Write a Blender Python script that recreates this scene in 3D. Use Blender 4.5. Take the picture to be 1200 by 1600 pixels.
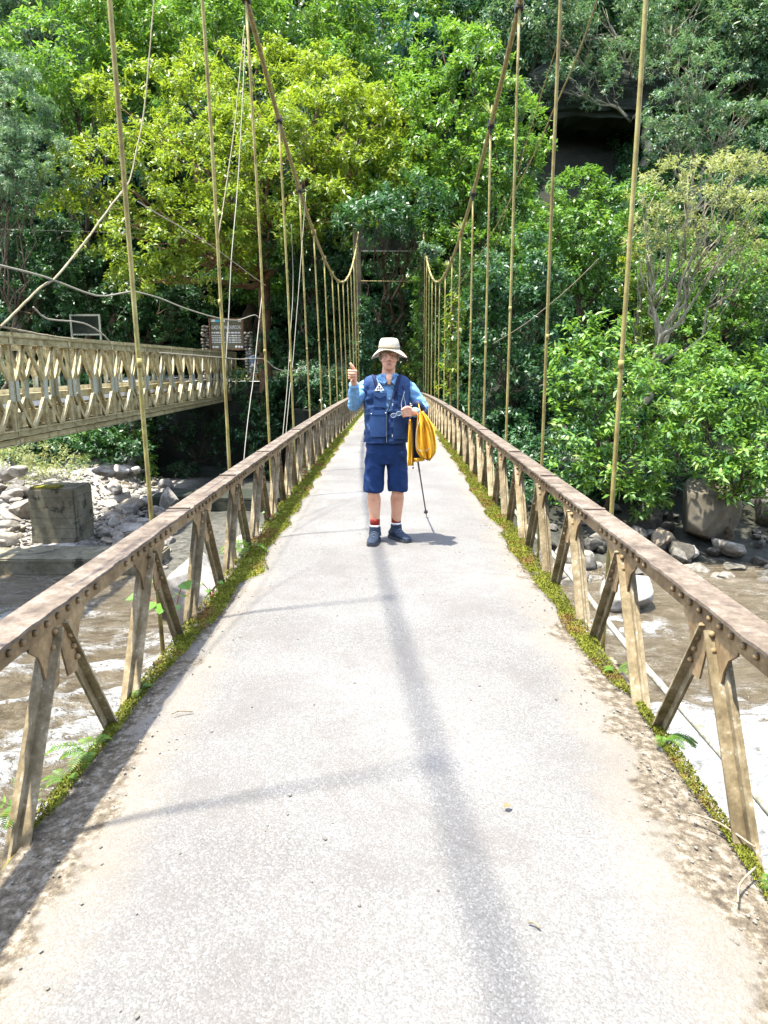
import bpy, bmesh, math, random
import numpy as np
from mathutils import Vector, Matrix
R = math.radians
scene = bpy.context.scene
for o in list(bpy.data.objects):
    bpy.data.objects.remove(o)

# ------------------------------------------------------------------ camera
CAM = np.array([.0376, 0.0, 1.58]); FPX = 1109.1; PITCH = .2027; YAW = .012
cd = bpy.data.cameras.new('camera'); cam = bpy.data.objects.new('camera', cd)
scene.collection.objects.link(cam); scene.camera = cam
cam.location = CAM; cam.rotation_euler = (math.pi/2 - PITCH, 0, YAW)
cd.sensor_fit = 'VERTICAL'; cd.sensor_height = 36; cd.sensor_width = 36
cd.lens = FPX/1600*36; cd.clip_start = .05; cd.clip_end = 500

# ------------------------------------------------------------------ sky and sun
SUN = Vector((.228, .07, -1)).normalized()          # the way the light travels
el = math.asin(-SUN.z); az = math.atan2(-SUN.x, -SUN.y)
w = bpy.data.worlds.new('World'); scene.world = w; w.use_nodes = True
nt = w.node_tree; bg = nt.nodes['Background']; bg.inputs[1].default_value = .15
sk = nt.nodes.new('ShaderNodeTexSky'); sk.sky_type = 'NISHITA'; sk.sun_disc = False
sk.sun_elevation = el; sk.sun_rotation = az; sk.altitude = 2000; sk.air_density = .8; sk.dust_density = 3.; sk.ozone_density = .3
hs = nt.nodes.new('ShaderNodeHueSaturation'); hs.inputs['Saturation'].default_value = .68      # thin high cloud whitens the sky
nt.links.new(sk.outputs[0], hs.inputs['Color']); nt.links.new(hs.outputs[0], bg.inputs[0])
sl = bpy.data.lights.new('sun', 'SUN'); sl.energy = 2.1; sl.angle = R(1.2); sl.color = (1, .95, .86)
so = bpy.data.objects.new('sun', sl); scene.collection.objects.link(so)
so.rotation_euler = SUN.to_track_quat('-Z', 'Y').to_euler(); so.location = (-10, -5, 40)
vs = scene.view_settings
scene.display_settings.display_device = 'sRGB'
vs.view_transform = 'Standard'; vs.look = 'None'; vs.exposure = 3.1; vs.gamma = 1
scene.render.engine = 'CYCLES'
cy = scene.cycles; cy.use_denoising = True; cy.max_bounces = 6; cy.diffuse_bounces = 3; cy.glossy_bounces = 2
cy.transmission_bounces = 4; cy.transparent_max_bounces = 4; cy.caustics_reflective = False; cy.caustics_refractive = False
cy.sample_clamp_indirect = 4
try:
    cy.denoiser = 'OPENIMAGEDENOISE'
except Exception:
    pass

# ------------------------------------------------------------------ helpers
rng = np.random.default_rng(7); random.seed(7)
FW = np.array([-math.sin(YAW)*math.cos(PITCH), math.cos(YAW)*math.cos(PITCH), -math.sin(PITCH)])
RT = np.array([math.cos(YAW), math.sin(YAW), 0]); UP = np.cross(RT, FW)
def ray(px, py): return FW + RT*(px-600)/FPX - UP*(py-800)/FPX
def atY(px, py, Y): d = ray(px, py); return CAM + d*(Y-CAM[1])/d[1]
def atX(px, py, X): d = ray(px, py); return CAM + d*(X-CAM[0])/d[0]
def atZ(px, py, Z): d = ray(px, py); return CAM + d*(Z-CAM[2])/d[2]
def mpp(Y): return (Y*FW[1])/FPX            # metres per photo pixel at that distance

def link(name, me, parent=None):
    o = bpy.data.objects.new(name, me); scene.collection.objects.link(o)
    if parent is not None: o.parent = parent
    return o
def tag(o, label=None, cat=None, group=None, kind=None):
    if label: o['label'] = label
    if cat: o['category'] = cat
    if group: o['group'] = group
    if kind: o['kind'] = kind
    return o
def thing(name, label, cat, loc=(0, 0, 0), rz=0, group=None):
    o = link(name, None); o.location = loc; o.rotation_euler = (0, 0, rz); o.empty_display_size = .2
    return tag(o, label, cat, group)
def np_mesh(name, V, F, mats=(), smooth=False, mi=None):
    V = np.asarray(V, np.float32); F = np.asarray(F, np.int32)
    me = bpy.data.meshes.new(name); k = F.shape[1]
    me.vertices.add(len(V)); me.vertices.foreach_set('co', V.ravel())
    me.loops.add(F.size); me.loops.foreach_set('vertex_index', F.ravel())
    me.polygons.add(len(F))
    me.polygons.foreach_set('loop_start', np.arange(0, F.size, k, dtype=np.int32))
    me.polygons.foreach_set('loop_total', np.full(len(F), k, np.int32))
    if smooth: me.polygons.foreach_set('use_smooth', np.ones(len(F), bool))
    for m in mats: me.materials.append(m)
    if mi is not None: me.polygons.foreach_set('material_index', np.asarray(mi, np.int32))
    me.update(calc_edges=True); me.validate(); return me
class MB:
    """gathers shapes and links them as one mesh object"""
    def __init__(s): s.v = []; s.f = []; s.sm = []
    def add(s, V, F, smooth=False):
        n = len(s.v); s.v += [tuple(map(float, p)) for p in V]; s.f += [tuple(int(i)+n for i in f) for f in F]; s.sm += [smooth]*len(F)
        return s
    def box(s, c, sz, rot=None):
        x, y, z = [q/2 for q in sz]
        P = [(-x,-y,-z),(x,-y,-z),(x,y,-z),(-x,y,-z),(-x,-y,z),(x,-y,z),(x,y,z),(-x,y,z)]
        c = Vector(c)
        P = [tuple((rot @ Vector(p) if rot is not None else Vector(p)) + c) for p in P]
        return s.add(P, [(0,3,2,1),(4,5,6,7),(0,1,5,4),(1,2,6,5),(2,3,7,6),(3,0,4,7)])
    def bar(s, a, b, wx, wy, side=(1, 0, 0)):
        """box section from a to b; wx along `side`, wy across"""
        a = Vector(a); b = Vector(b); d = (b-a); L = d.length; d.normalize()
        sx = Vector(side); sx = (sx - d*sx.dot(d)).normalized(); sy = d.cross(sx)
        return s.box((a+b)/2, (wx, wy, L), Matrix((sx, sy, d)).transposed())
    def tube(s, pts, rad, n=8, cap=True, smooth=True, twist=None):
        V, F = tube_geo(pts, rad, n, cap); return s.add(V, F, smooth)
    def prism(s, poly, axis, a, b):
        """2-D outline (u,v) extruded along axis from a to b; axis 0: (y,z), 1: (x,z), 2: (x,y)"""
        def P(u, v, t): return [(t, u, v), (u, t, v), (u, v, t)][axis]
        n = len(poly); V = [P(u, v, a) for u, v in poly] + [P(u, v, b) for u, v in poly]
        F = [tuple(range(n))[::-1], tuple(range(n, 2*n))] + [(i, (i+1) % n, n+(i+1) % n, n+i) for i in range(n)]
        return s.add(V, F)
    def ball(s, c, r, nu=8, nv=6):
        r = (r, r, r) if np.isscalar(r) else r
        V = [(c[0], c[1], c[2]-r[2])]; F = []
        for j in range(1, nv):
            t = -math.pi/2 + math.pi*j/nv
            for i in range(nu):
                a = 2*math.pi*i/nu
                V.append((c[0]+r[0]*math.cos(t)*math.cos(a), c[1]+r[1]*math.cos(t)*math.sin(a), c[2]+r[2]*math.sin(t)))
        V.append((c[0], c[1], c[2]+r[2])); top = len(V)-1
        for i in range(nu): F.append((0, 1+(i+1) % nu, 1+i)); F.append((top, top-nu+i, top-nu+(i+1) % nu))
        for j in range(nv-2):
            for i in range(nu):
                a = 1+j*nu; F.append((a+i, a+(i+1) % nu, a+nu+(i+1) % nu, a+nu+i))
        return s.add(V, F, True)
    def mesh(s, name, mat):
        me = bpy.data.meshes.new(name); me.from_pydata(s.v, [], s.f)
        me.polygons.foreach_set('use_smooth', s.sm)
        if mat: me.materials.append(mat)
        bm = bmesh.new(); bm.from_mesh(me); bmesh.ops.recalc_face_normals(bm, faces=bm.faces); bm.to_mesh(me); bm.free()
        me.update(); return me
    def build(s, name, mat, parent=None): return link(name, s.mesh(name, mat), parent)
def bevel(o, wd=.005, seg=1):
    m = o.modifiers.new('bevel', 'BEVEL'); m.width = wd; m.segments = seg; m.limit_method = 'ANGLE'; return o

def tube_geo(pts, rad, n=8, cap=True):
    P = np.array(pts, float); k = len(P); rad = np.full(k, rad) if np.isscalar(rad) else np.array(rad, float)
    T = np.gradient(P, axis=0); T /= np.linalg.norm(T, axis=1)[:, None]+1e-9
    ref = np.array([0, 0, 1.]) if abs(T[0, 2]) < .9 else np.array([1., 0, 0])
    V = []; u = np.cross(T[0], ref); u /= np.linalg.norm(u)
    a = np.arange(n)*2*math.pi/n
    for i in range(k):
        u = u - T[i]*np.dot(u, T[i]); u /= np.linalg.norm(u)+1e-9; v = np.cross(T[i], u)
        V.append(P[i]+rad[i]*(np.cos(a)[:, None]*u+np.sin(a)[:, None]*v))
    V = np.concatenate(V); F = []
    for i in range(k-1):
        for j in range(n): F.append((i*n+j, i*n+(j+1) % n, (i+1)*n+(j+1) % n, (i+1)*n+j))
    if cap: F.append(tuple(range(n))[::-1]); F.append(tuple((k-1)*n+j for j in range(n)))
    return V, F
def spline(P, n=24):
    """smooth curve through points (Catmull-Rom)"""
    P = np.array(P, float); Q = np.vstack([2*P[0]-P[1], P, 2*P[-1]-P[-2]]); out = []
    m = len(P)-1; per = max(2, n//m)
    for i in range(m):
        p0, p1, p2, p3 = Q[i:i+4]
        for t in np.linspace(0, 1, per, endpoint=False):
            out.append(.5*((2*p1)+(-p0+p2)*t+(2*p0-5*p1+4*p2-p3)*t*t+(-p0+3*p1-3*p2+p3)*t**3))
    out.append(P[-1]); return np.array(out)
_nr = np.random.default_rng(99)
_K = _nr.normal(size=(24, 3)); _K /= np.linalg.norm(_K, axis=1)[:, None]; _PH = _nr.uniform(0, 6.28, 24); _FR = _nr.uniform(.6, 1.6, 24)
def noise(P, f=1., seed=0):
    """cheap smooth noise about -1..1"""
    P = np.asarray(P, float)*f*6.28; s = 0
    for i in range(8):
        j = (i+seed*5) % 24
        s = s+np.sin(P@_K[j]*_FR[j]+_PH[j]+seed*1.7)
    return s/4.
def fbm(P, f=1., seed=0, o=4):
    s = 0; a = 1.
    for k in range(o): s = s+a*noise(P, f*2**k, seed+k); a *= .5
    return s/1.6

# ------------------------------------------------------------------ materials
def mat(name, col, rough=.7, metal=0., spec=.5):
    m = bpy.data.materials.new(name); m.use_nodes = True
    b = m.node_tree.nodes['Principled BSDF']; b.inputs['Base Color'].default_value = (*col, 1)
    b.inputs['Roughness'].default_value = rough; b.inputs['Metallic'].default_value = metal
    b.inputs['Specular IOR Level'].default_value = spec
    return m
class NT:
    def __init__(s, m): s.t = m.node_tree; s.b = s.t.nodes['Principled BSDF']; s.out = [n for n in s.t.nodes if n.type == 'OUTPUT_MATERIAL'][0]
    def n(s, ty, **kw):
        nd = s.t.nodes.new(ty)
        for k, v in kw.items():
            if k in nd.inputs: 
                if hasattr(v, 'is_output'): s.t.links.new(v, nd.inputs[k])
                else: nd.inputs[k].default_value = v
            else: setattr(nd, k, v)
        return nd
    def l(s, a, b): s.t.links.new(a, b)
    def coord(s, which='Object'):
        return s.n('ShaderNodeTexCoord').outputs[which]
    def noise(s, vec, scale, detail=4, rough=.6, dist=0.):
        nd = s.n('ShaderNodeTexNoise'); s.l(vec, nd.inputs['Vector']); nd.inputs['Scale'].default_value = scale
        nd.inputs['Detail'].default_value = detail; nd.inputs['Roughness'].default_value = rough; nd.inputs['Distortion'].default_value = dist
        return nd.outputs['Fac']
    def ramp(s, fac, *stops):
        nd = s.n('ShaderNodeValToRGB'); s.l(fac, nd.inputs[0]); e = nd.color_ramp.elements
        while len(e) < len(stops): e.new(.5)
        for i, (p, c) in enumerate(stops):
            e[i].position = p; e[i].color = (*c, 1) if not np.isscalar(c) else (c, c, c, 1)
        return nd.outputs[0]
    def mix(s, fac, a, b, mode='MIX'):
        nd = s.n('ShaderNodeMix', data_type='RGBA', blend_type=mode)
        for i, v in ((0, fac), (6, a), (7, b)):
            if hasattr(v, 'is_output'): s.l(v, nd.inputs[i])
            elif i == 0: nd.inputs[0].default_value = v
            else: nd.inputs[i].default_value = (*v, 1)
        return nd.outputs[2]
    def math(s, op, a, b=0., clamp=False):
        nd = s.n('ShaderNodeMath', operation=op, use_clamp=clamp)
        for i, v in ((0, a), (1, b)):
            if hasattr(v, 'is_output'): s.l(v, nd.inputs[i])
            else: nd.inputs[i].default_value = v
        return nd.outputs[0]
    def bump(s, h, strength=.4, dist=.01):
        nd = s.n('ShaderNodeBump'); nd.inputs['Strength'].default_value = strength; nd.inputs['Distance'].default_value = dist
        s.l(h, nd.inputs['Height']); s.l(nd.outputs[0], s.b.inputs['Normal']); return nd
    def color(s, c): s.l(c, s.b.inputs['Base Color'])
    def sep(s, v):
        nd = s.n('ShaderNodeSeparateXYZ'); s.l(v, nd.inputs[0]); return nd.outputs
def rough_mat(name, c1, c2, c3, scale=8., rough=.85, bump=.4, bd=.01, spec=.3, coord='Object'):
    """three-tone mottled surface with bump"""
    m = mat(name, c1, rough, spec=spec); t = NT(m); co = t.coord(coord)
    a = t.noise(co, scale, 6, .65); b = t.noise(co, scale*6, 5, .7)
    c = t.ramp(a, (.32, c1), (.52, c2), (.70, c3))
    c = t.mix(t.math('MULTIPLY', t.ramp(b, (.35, 0.), (.7, 1.)), .55), c, tuple(x*.5 for x in c1))
    t.color(c); t.bump(t.math('ADD', a, t.math('MULTIPLY', b, .5)), bump, bd); return m
def leaf_mat(name, dark, light, trans=.45, rough=.42, warm=(.2, .17, .02), warm_amt=.15, big=.25, spec=.5):
    m = mat(name, light, rough, spec=spec); t = NT(m)
    g = t.n('ShaderNodeNewGeometry'); rnd = g.outputs['Random Per Island']
    c = t.mix(rnd, dark, light)
    n = t.noise(t.coord('Object'), big, 3)
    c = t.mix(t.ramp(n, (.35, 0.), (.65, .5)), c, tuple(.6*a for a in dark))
    r2 = t.math('FRACT', t.math('MULTIPLY', rnd, 37.3))
    c = t.mix(t.math('MULTIPLY', t.math('GREATER_THAN', r2, 1-warm_amt), .7), c, warm)
    t.color(c)
    tr = t.n('ShaderNodeBsdfTranslucent'); t.l(t.mix(.35, c, (min(1, light[0]*1.5), light[1]*1.5, light[2]*.5)), tr.inputs[0])
    ms = t.n('ShaderNodeMixShader'); ms.inputs[0].default_value = trans
    t.l(t.b.outputs[0], ms.inputs[1]); t.l(tr.outputs[0], ms.inputs[2]); t.l(ms.outputs[0], t.out.inputs[0])
    return m
def cloth_mat(name, c, var=.25, scale=25, rough=.8, bump=.25, bd=.006):
    m = mat(name, c, rough, spec=.25); t = NT(m); co = t.coord('Object')
    a = t.noise(co, scale, 3, .5, .6); b = t.noise(co, scale*14, 2)
    t.color(t.mix(a, tuple(x*(1-var) for x in c), tuple(min(1, x*(1+var)) for x in c)))
    t.bump(t.math('ADD', a, t.math('MULTIPLY', b, .15)), bump, bd)
    return m

# ================================================================== materials of the place
M = {}
M['rust'] = rough_mat('rusty_cap', (.055, .040, .028), (.135, .104, .075), (.225, .185, .145), 9, .8, .8, .008)
M['tan_paint'] = rough_mat('tan_paint', (.11, .07, .03), (.255, .172, .082), (.35, .255, .14), 6, .7, .4, .004)
M['brace'] = rough_mat('weathered_paint', (.10, .075, .035), (.24, .19, .108), (.35, .30, .20), 9, .75, .4, .004)
def vary(m, lo=.7, hi=1.3):
    t = NT(m); lk = t.b.inputs['Base Color'].links[0].from_socket; oi = t.n('ShaderNodeObjectInfo')
    t.color(t.mix(1., lk, t.ramp(oi.outputs['Random'], (0., (lo, lo*.97, lo*.9)), (.5, (1., 1., 1.)), (1., (hi, hi*.98, hi*.95))), 'MULTIPLY'))
m = M['brace']; t = NT(m)       # lichen spots
v = t.n('ShaderNodeTexVoronoi', feature='F1'); t.l(t.coord('Object'), v.inputs['Vector']); v.inputs['Scale'].default_value = 34; v.inputs['Randomness'].default_value = 1.
lk = m.node_tree.nodes['Principled BSDF'].inputs['Base Color'].links[0].from_socket
sp = t.math('MULTIPLY', t.ramp(v.outputs['Distance'], (.10, 1.), (.26, 0.)), t.ramp(t.noise(t.coord('Object'), 9, 4, .7), (.5, 0.), (.6, 1.)))
t.color(t.mix(t.math('MULTIPLY', sp, .75), lk, (.47, .47, .38)))
M['hanger'] = rough_mat('hanger_paint', (.15, .10, .03), (.31, .26, .075), (.37, .33, .13), 3.5, .6, .4, .003)
M['cable'] = rough_mat('cable_strands', (.17, .135, .05), (.31, .25, .095), (.40, .34, .16), 22, .8, .8, .006)
M['dark_iron'] = rough_mat('dark_iron', (.02, .02, .025), (.05, .045, .045), (.1, .08, .06), 15, .6, .3, .004)
M['old_concrete'] = rough_mat('old_concrete', (.10, .095, .075), (.20, .19, .15), (.30, .28, .23), 1.6, .9, .5, .02)
M['wall_dark'] = rough_mat('shaded_mossy_wall', (.010, .015, .009), (.022, .027, .017), (.045, .045, .03), .8, .95, .5, .03)  # mossy concrete, darkened further so the colour carries deep shade
M['pipe'] = rough_mat('mossy_pipe', (.10, .11, .05), (.33, .32, .28), (.45, .44, .40), 14, .7, .3, .005)
M['cord'] = rough_mat('cord', (.14, .115, .06), (.22, .19, .115), (.28, .25, .18), 20, .85, .2, .002)
M['wire'] = mat('pale_wire', (.20, .185, .135), .6)
M['ground'] = rough_mat('forest_floor', (.007, .010, .005), (.017, .018, .009), (.032, .03, .016), .9, .95, .6, .08)
# river bed gravel colours near the water
m = M['ground']; t = NT(m)
lk = m.node_tree.nodes['Principled BSDF'].inputs['Base Color'].links[0].from_socket
at = t.n('ShaderNodeAttribute', attribute_name='gravel')
gc = t.ramp(t.noise(t.coord('Object'), 4.5, 6, .75), (.35, (.07, .062, .05)), (.52, (.28, .265, .235)), (.68, (.46, .44, .4)))
t.color(t.mix(at.outputs['Fac'], lk, gc))
# stone
m = M['stone'] = rough_mat('river_stone', (.13, .12, .10), (.24, .225, .20), (.35, .33, .30), 2.2, .85, .6, .03); t = NT(m)
lk = m.node_tree.nodes['Principled BSDF'].inputs['Base Color'].links[0].from_socket
oi = t.n('ShaderNodeObjectInfo')
t.color(t.mix(1., lk, t.ramp(oi.outputs['Random'], (0., (.5, .49, .47)), (.3, (1.0, .98, .93)), (.6, (1.45, 1.42, 1.36)), (.8, (.9, .78, .62)), (1., (1.6, 1.57, 1.5))), 'MULTIPLY'))

vary(M['brace'], .72, 1.25); vary(M['tan_paint'], .8, 1.2); vary(M['hanger'], .8, 1.15)
M['shore_stone'] = rough_mat('shore_stone', (.05, .045, .036), (.13, .12, .10), (.25, .24, .215), 2.4, .8, .6, .03); vary(M['shore_stone'], .5, 1.7)  # darker right-shore stone, the bank's shade partly put into its colour
# ================================================================== ground
def ss(x, a, b):
    t = np.clip((np.asarray(x, float)-a)/(b-a), 0, 1); return t*t*(3-2*t)
def zdeck(y): return .0116*y-.0006*y*y
def ground(x, y):
    x = np.asarray(x, float); y = np.asarray(y, float)
    zl = np.interp(y, [-130, -60, -30, -8, -3, 0, 18.0, 19.6, 24, 30, 33.5, 38, 40, 47, 62, 95, 130], [70, 30, 13, 1.5, -.6, -5.5, -5, -4.02, -3.85, -3.5, -3.1, -.6, .7, 1.0, 13, 46, 70])
    zc = np.interp(y, [-130, -60, -30, -8, -3, 0, 17.5, 19, 24, 30, 33.3, 42, 47, 62, 95, 130], [70, 30, 13, 1.5, -.6, -5.5, -5, -4.02, -3.2, -1.4, -.35, -.2, 2.5, 15, 47, 70])
    zr = np.interp(y, [-130, -60, -30, -8, -3, 0, 17.5, 20.3, 23.5, 28, 34, 42, 60, 95, 130], [70, 30, 13, 1.5, -.6, -5.5, -5, -4.02, -3.0, -.5, 2.5, 8, 25, 58, 80])
    zw = np.interp(y, [-130, -60, -30, -8, -3, 0, 17.5, 19, 24, 30, 38.4, 39.3, 40, 47, 62, 95, 130], [70, 30, 13, 1.5, -.6, -5.5, -5, -4.02, -3.9, -4.08, -4.1, .6, .7, 1.0, 13, 46, 70])
    wl = ss(x, -13.2, -12.4)*(1-ss(x, -4.6, -3.8)); zl = zl*(1-wl)+zw*wl
    a = ss(x, -4.4, -3.2); b = ss(x, 2.2, 6)
    return (zl*(1-a)+zc*a)*(1-b)+zr*b
gx = np.concatenate([np.linspace(-75, -20, 40, endpoint=False), np.linspace(-20, 14, 120, endpoint=False), np.linspace(14, 75, 45)])
gy = np.concatenate([np.linspace(-130, -30, 25, endpoint=False), np.linspace(-30, 14, 50, endpoint=False), np.linspace(14, 42, 110, endpoint=False), np.linspace(42, 130, 80)])
X, Y = np.meshgrid(gx, gy); Z = ground(X, Y); P = np.stack([X, Y, Z], -1).reshape(-1, 3)
Pz = P.copy(); Pz[:, 2] *= 0
rough_amt = np.where(P[:, 1] > 44, 1., .22)*np.where((abs(P[:, 0]) < 2) & (P[:, 1] > 31) & (P[:, 1] < 43), .1, 1)
P[:, 2] += rough_amt*fbm(Pz, .07, 3)*.8+.06*fbm(Pz, .8, 5)
nx = len(gx); ii = np.arange(len(gy)-1)[:, None]*nx+np.arange(nx-1)[None]
F = np.stack([ii, ii+1, ii+nx+1, ii+nx], -1).reshape(-1, 4)
me = np_mesh('ground', P, F, [M['ground']], True)
gr = (1-.8*ss(P[:, 0], -10.2, -9.2)*(P[:, 0] < -2))*(1-.5*ss(P[:, 0], -11.2, -10.2)*ss(P[:, 1], 24, 27)*(P[:, 0] < -2))*(1-ss(P[:, 1], 34.5, 37.5))*ss(P[:, 1], 10, 16)*np.where(P[:, 0] < -2, 1, .10*(1-ss(P[:, 1], 21, 24)))  # gravel faded to dark floor colour where the banks are meant to look shaded
a = me.attributes.new('gravel', 'FLOAT', 'POINT'); a.data.foreach_set('value', gr.astype(np.float32))
tag(link('ground', me), kind='structure')

# ================================================================== river
WZ = -4.12
gx = np.concatenate([np.linspace(-60, -13, 60, endpoint=False), np.linspace(-13, 13, 400, endpoint=False), np.linspace(13, 60, 60)])
gy = np.concatenate([np.linspace(-25, 2, 40, endpoint=False), np.linspace(2, 20.5, 300)])
X, Y = np.meshgrid(gx, gy); P = np.stack([X, Y, np.zeros_like(X)], -1).reshape(-1, 3)
wp = np.stack([P[:, 0]*.75+.35*P[:, 1], P[:, 1]*1.15-.2*P[:, 0], 0*P[:, 0]], 1)
rap = np.exp(-(((P[:, 0]-5.8)/3.6)**2+((P[:, 1]-8.6)/2.9)**2)**1.3)          # the drop of white water right of the bridge
lft = ss(-P[:, 0], 0, 4)*ss(16-P[:, 1], 0, 4)
warp = wp+.25*np.stack([fbm(wp, .3, 4), fbm(wp, .3, 9), 0*wp[:, 0]], 1)
h1 = fbm(warp, .16, 1, 3); h2 = 1-abs(fbm(warp, .42, 6, 3)); h3 = 1-abs(fbm(warp, 1.1, 11, 3))
amp = .05+.20*lft+.26*rap
P[:, 2] = WZ+amp*(h1+.55*h2+.25*h3)-.25*rap*ss(P[:, 1], 9, 6)
foam = ss(h2+.6*h3-.15*h1, .85, 1.6)*(.14+.60*lft)
foam = np.maximum(foam, ss(rap*1.45+.22*h1+.45*fbm(warp, .33, 14, 4)-.5*(1-h3)-.3*(1-h2), .2, 1.1))
foam = np.maximum(foam, np.exp(-(((P[:, 0]+8.3)/1.6)**2+((P[:, 1]-15.2)/.9)**2))*ss(h3+h1*.4, .5, 1.)*1.1)
foam = np.maximum(foam, np.exp(-(((P[:, 0]-5.3)/.9)**2+((P[:, 1]-15.2)/.6)**2))*ss(h3, .4, .9))
nx = len(gx); ii = np.arange(len(gy)-1)[:, None]*nx+np.arange(nx-1)[None]
F = np.stack([ii, ii+1, ii+nx+1, ii+nx], -1).reshape(-1, 4)
m = mat('river_water', (.2, .14, .07), .16, spec=.5); t = NT(m); co = t.coord('Object')
at = t.n('ShaderNodeAttribute', attribute_name='foam').outputs['Fac']
mp = t.n('ShaderNodeMapping'); t.l(co, mp.inputs[0]); mp.inputs['Scale'].default_value = (1, 1.7, 1); mp.inputs['Rotation'].default_value = (0, 0, .4)
n1 = t.noise(mp.outputs[0], 1.3, 8, .68, 1.2); n2 = t.noise(mp.outputs[0], 5.5, 6, .7, 1.5)
col = t.ramp(n1, (.3, (.075, .055, .03)), (.52, (.15, .12, .072)), (.75, (.24, .20, .135)))
streak = t.ramp(t.math('ABSOLUTE', t.math('SUBTRACT', n2, .5)), (.0, 1.), (.035, 0.))
fm = t.math('ADD', at, t.math('MULTIPLY', streak, t.math('ADD', t.math('MULTIPLY', at, .8), t.ramp(n1, (.40, .1), (.65, .6)))), True)
fm = t.ramp(t.math('ADD', fm, t.math('MULTIPLY', t.math('SUBTRACT', n2, .5), 1.7)), (.34, 0.), (.85, 1.))
t.color(t.mix(fm, col, t.ramp(t.noise(mp.outputs[0], 3.2, 7, .7, 1.), (.34, (.20, .195, .17)), (.5, (.40, .41, .40)), (.64, (.58, .60, .60)))))
t.l(t.math('ADD', t.math('MULTIPLY', fm, .6), .13), t.b.inputs['Roughness'])
t.bump(t.math('ADD', n1, t.math('MULTIPLY', n2, .6)), .95, .3)
me = np_mesh('river', P, F, [m], True)
a = me.attributes.new('foam', 'FLOAT', 'POINT'); a.data.foreach_set('value', foam.astype(np.float32))
tag(link('river', me), kind='structure')

# ================================================================== rocks
def rock_mesh(name, seed, sub=4, cuts=7, lump=.22, mt=None):
    bm = bmesh.new(); bmesh.ops.create_icosphere(bm, subdivisions=sub, radius=1)
    V = np.array([v.co for v in bm.verts]); r = np.random.default_rng(seed)
    for _ in range(cuts):
        n = r.normal(size=3); n /= np.linalg.norm(n); d = r.uniform(.52, .86)
        s = V@n; V = V-np.where(s > d, (s-d)*.9, 0)[:, None]*n
    U = V/np.linalg.norm(V, axis=1)[:, None]
    V = V*(1+lump*.5*fbm(U+seed, .35, seed % 7, 4))[:, None]
    V /= np.abs(V).max()
    for v, c in zip(bm.verts, V): v.co = c
    me = bpy.data.meshes.new(name); bm.to_mesh(me); bm.free()
    me.polygons.foreach_set('use_smooth', np.ones(len(me.polygons), bool)); me.materials.append(mt or M['stone'])
    return me
ROCKS = [rock_mesh('stone', s, 4, 10+s % 5, .24) for s in range(9)]
BIGROCK = [rock_mesh('boulder', 40+s, 5, 12, .3) for s in range(4)]+[rock_mesh('boulder', 58, 5, 14, .14)]
M['dark_stone'] = rough_mat('shaded_stone', (.05, .045, .035), (.115, .105, .08), (.20, .185, .145), .9, .9, .6, .05)  # stone colour darkened to stand in for shade on the rocks
M['brown_stone'] = rough_mat('brown_stone', (.075, .062, .042), (.135, .118, .085), (.21, .19, .145), .7, .9, .5, .04)
M['pale_stone'] = rough_mat('pale_stone', (.20, .185, .16), (.33, .31, .275), (.42, .40, .365), 1.1, .85, .6, .04)
def rock(me, loc, size, rz, label, cat='rock', group=None, name='stone', tilt=(0, 0), mt=None):
    o = link(name, me); o.location = loc; o.scale = size; o.rotation_euler = (tilt[0], tilt[1], rz)
    if mt:
        o.data = me.copy(); o.data.materials[0] = mt
    return tag(o, label, cat, group)
def pxrock(i, px, py, wpx, hpx, Z, label, mt=None, dep=1., rz=0., tilt=(0, 0), cat='boulder', big=True):
    """a boulder whose foot is seen at px,py, standing on height Z"""
    p = atZ(px, py, Z); k = mpp(p[1])*1.02; a, c = wpx*k/2, hpx*k/2
    return rock((BIGROCK if big else ROCKS)[i % (5 if big else 9)], (p[0], p[1]+a*dep*.6, Z+c*.86), (a, a*dep, c*1.05), rz, label, cat, name='boulder', tilt=tilt, mt=mt)
pxrock(0, 300, 1000, 125, 165, -4.2, 'large pale boulder in the river behind the left railing', M['pale_stone'], .8, .3)
pxrock(1, 395, 900, 90, 80, -4.1, 'pale rounded boulder at the left shore, close against the bridge deck edge', M['pale_stone'], .9, 1.)
pxrock(3, 262, 985, 40, 75, -4.3, 'rock coloured dark for shade standing in fast water beside the large pale boulder', M['dark_stone'], .9, 2.)  # shade on this rock is put into its stone colour
pxrock(2, 985, 962, 105, 80, -4.2, 'pale grey flat-topped boulder at the water edge behind the right railing', M['pale_stone'], .8, .5)
pxrock(4, 1112, 864, 128, 150, -3.95, 'big smooth brown boulder under overhanging leaves on the right bank', M['brown_stone'], .8, 1.2, (.1, -.06))
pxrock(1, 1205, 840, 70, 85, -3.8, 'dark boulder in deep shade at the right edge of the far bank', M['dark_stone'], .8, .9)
pxrock(3, 1012, 838, 75, 60, -3.7, 'slanting grey slab of rock beside the big brown boulder', M['stone'], .5, .6, (0, .5))
pxrock(0, 1042, 862, 52, 42, -3.9, 'angular grey rock just left of the big brown boulder', M['stone'], .8, 1.2)
pxrock(2, 1082, 873, 34, 26, -4., 'pale rounded rock in front of the big brown boulder', M['pale_stone'], .9, 1.4)
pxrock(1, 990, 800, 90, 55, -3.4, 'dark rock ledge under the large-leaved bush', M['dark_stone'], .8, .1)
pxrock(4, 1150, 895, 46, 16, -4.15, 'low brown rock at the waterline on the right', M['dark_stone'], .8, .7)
pxrock(0, 262, 800, 34, 46, -3.75, 'rounded boulder resting against the shaded abutment wall', M['stone'], .9, .7)
pxrock(2, 200, 838, 42, 26, -3.85, 'smooth pale stone near the concrete block, largest of the gravel bar', M['pale_stone'], .9, .2)
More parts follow.
